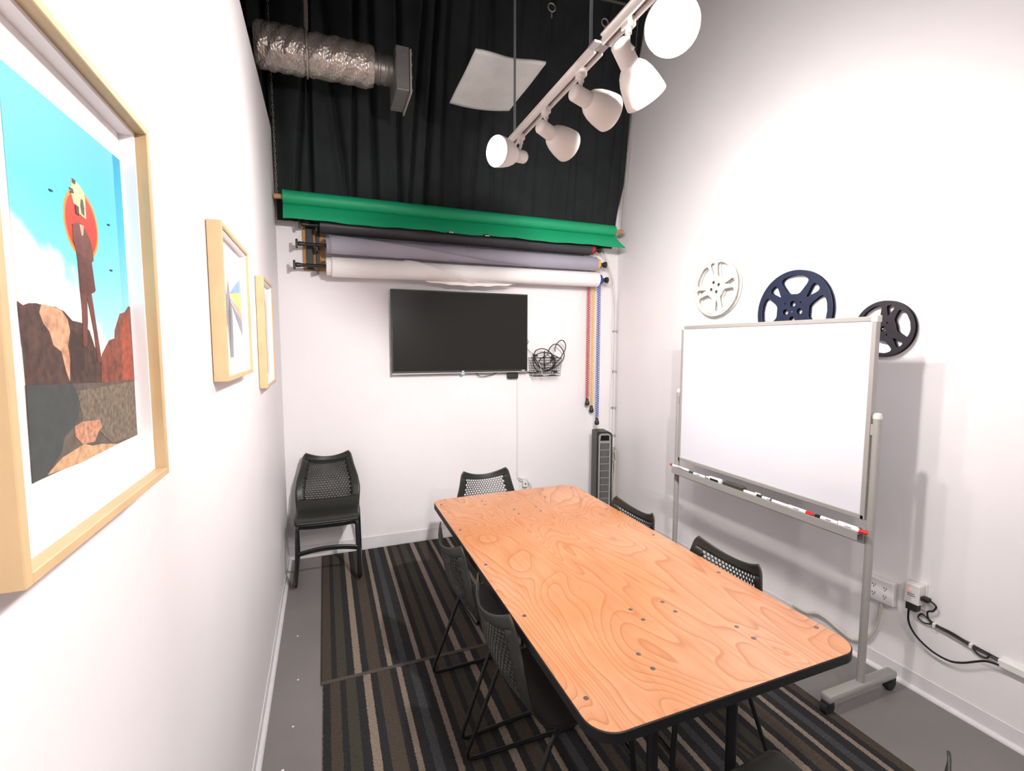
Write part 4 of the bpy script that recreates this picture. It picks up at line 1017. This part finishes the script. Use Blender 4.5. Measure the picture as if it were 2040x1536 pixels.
def chair_shell():
    bm = bmesh.new()
    def quadgrid(u0, u1, s0, s1, nu, ns):
        g = [[bm.verts.new(shell(u0+(u1-u0)*i/nu, s0+(s1-s0)*j/ns)) for j in range(ns+1)] for i in range(nu+1)]
        for i in range(nu):
            for j in range(ns): bm.faces.new((g[i][j], g[i+1][j], g[i+1][j+1], g[i][j+1]))
    cols, rows = 16, 18
    cw = 2*UW/cols; rh = (S1-S0)/rows
    quadgrid(-1, 1, 0, S0, 32, 5); quadgrid(-1, -UW, S0, S1, 4, rows); quadgrid(UW, 1, S0, S1, 4, rows); quadgrid(-1, 1, S1, SL, 32, 36)
    def cell(uc, sc_, w, h):
        R = []; O = []
        for k in range(12):
            a = 2*PI*k/12; c, s = math.cos(a), math.sin(a)
            m_ = max(abs(c), abs(s)); R.append(bm.verts.new(shell(uc+c/m_*w/2, sc_+s/m_*h/2)))
            O.append(bm.verts.new(shell(uc+c*w*.43, sc_+s*h*.445)))
        for k in range(12):
            k2 = (k+1) % 12
            bm.faces.new((R[k], R[k2], O[k2], O[k]))
    for j in range(rows):
        sc_ = S0+rh*(j+.5)
        if j % 2 == 0:
            for i in range(cols): cell(-UW+cw*(i+.5), sc_, cw, rh)
        else:
            quadgrid(-UW, -UW+cw/2, sc_-rh/2, sc_+rh/2, 1, 1); quadgrid(UW-cw/2, UW, sc_-rh/2, sc_+rh/2, 1, 1)
            for i in range(cols-1): cell(-UW+cw*(i+1), sc_, cw, rh)
    bmesh.ops.remove_doubles(bm, verts=bm.verts, dist=.0006)
    return bm
proto = thing('stacking_chair', (0, 0, 0), 'x', 'chair')
seat = link('seat_shell', chair_shell(), BLK_PLASTIC, proto, local=True)
for p in seat.data.polygons: p.use_smooth = True
md = seat.modifiers.new('thickness', 'SOLIDIFY'); md.thickness = .005; md.offset = 0
for s in (-1, 1):
    pts = fillet([(s*.165, .15, .405), (s*.190, .178, .400), (s*.205, .215, .012), (s*.222, -.285, .012), (s*.212, -.130, .400), (s*.200, -.10, .415), (s*.17, -.06, .412)], .045, 8)
    n = len(pts); rr = [.0095 if p.y > .10 else .008 for p in pts]
    link('sled_leg', TB(pts, rr, sides=10), BLK_METAL, proto, True, local=True)
link('seat_rail', TB(fillet([(-.19, .165, .408), (-.10, .172, .402), (.10, .172, .402), (.19, .165, .408)], .05), .010, sides=10), BLK_METAL, proto, True, local=True)
link('front_crossbar', TB(smooth_path([(-.196, .190, .225), (-.10, .194, .243), (0, .196, .250), (.10, .194, .243), (.196, .190, .225)], 6), .009, sides=10), BLK_METAL, proto, True, local=True)
link('under_bar', TB([(-.17, -.06, .412), (.17, -.06, .412)], .008, sides=8), BLK_METAL, proto, True, local=True)
CH = [((-.010, 3.555, 0), PI-.03, 1.0, 'black perforated stacking chair in the back left corner, upper one of the stacked pair', 'chairs'),
      ((-.014, 3.598, .0085), PI-.03, 1.0, 'black perforated stacking chair in the back left corner, lower one of the stacked pair', None),
      ((.745, 2.035, .0085), -PI/2+.06, 1.0, 'black perforated chair at the left side of the table, the farther of the two', None),
      ((.755, 1.480, .0085), -PI/2+.03, 1.0, 'black perforated chair at the left side of the table, the nearer of the two', None),
      ((.987, 2.755, .0085), PI+.02, 1.0, 'black perforated chair at the far end of the table below the television', None),
      ((1.240, 2.040, .0085), PI/2+.05, 1.0, 'black perforated chair at the right side of the table, nearer the tower heater', None),
      ((1.262, 1.434, .0085), PI/2+.05, 1.0, 'black perforated chair at the right side of the table in front of the whiteboard', None),
      ((1.018, .772, .0085), .03, 1.0, 'black chair at the near end of the table, cut off at the picture bottom', None)]
for i, (loc, rz, s, lab, g) in enumerate(CH):
    if i == 0: c = proto
    else:
        c = proto.copy(); COL.objects.link(c)
        for ch in list(proto.children):
            d = ch.copy(); COL.objects.link(d); d.parent = c
    c.location = loc; c.rotation_euler = (0, 0, rz); c['label'] = lab; c['group'] = 'black perforated stacking chairs'
proto.location.z = .040
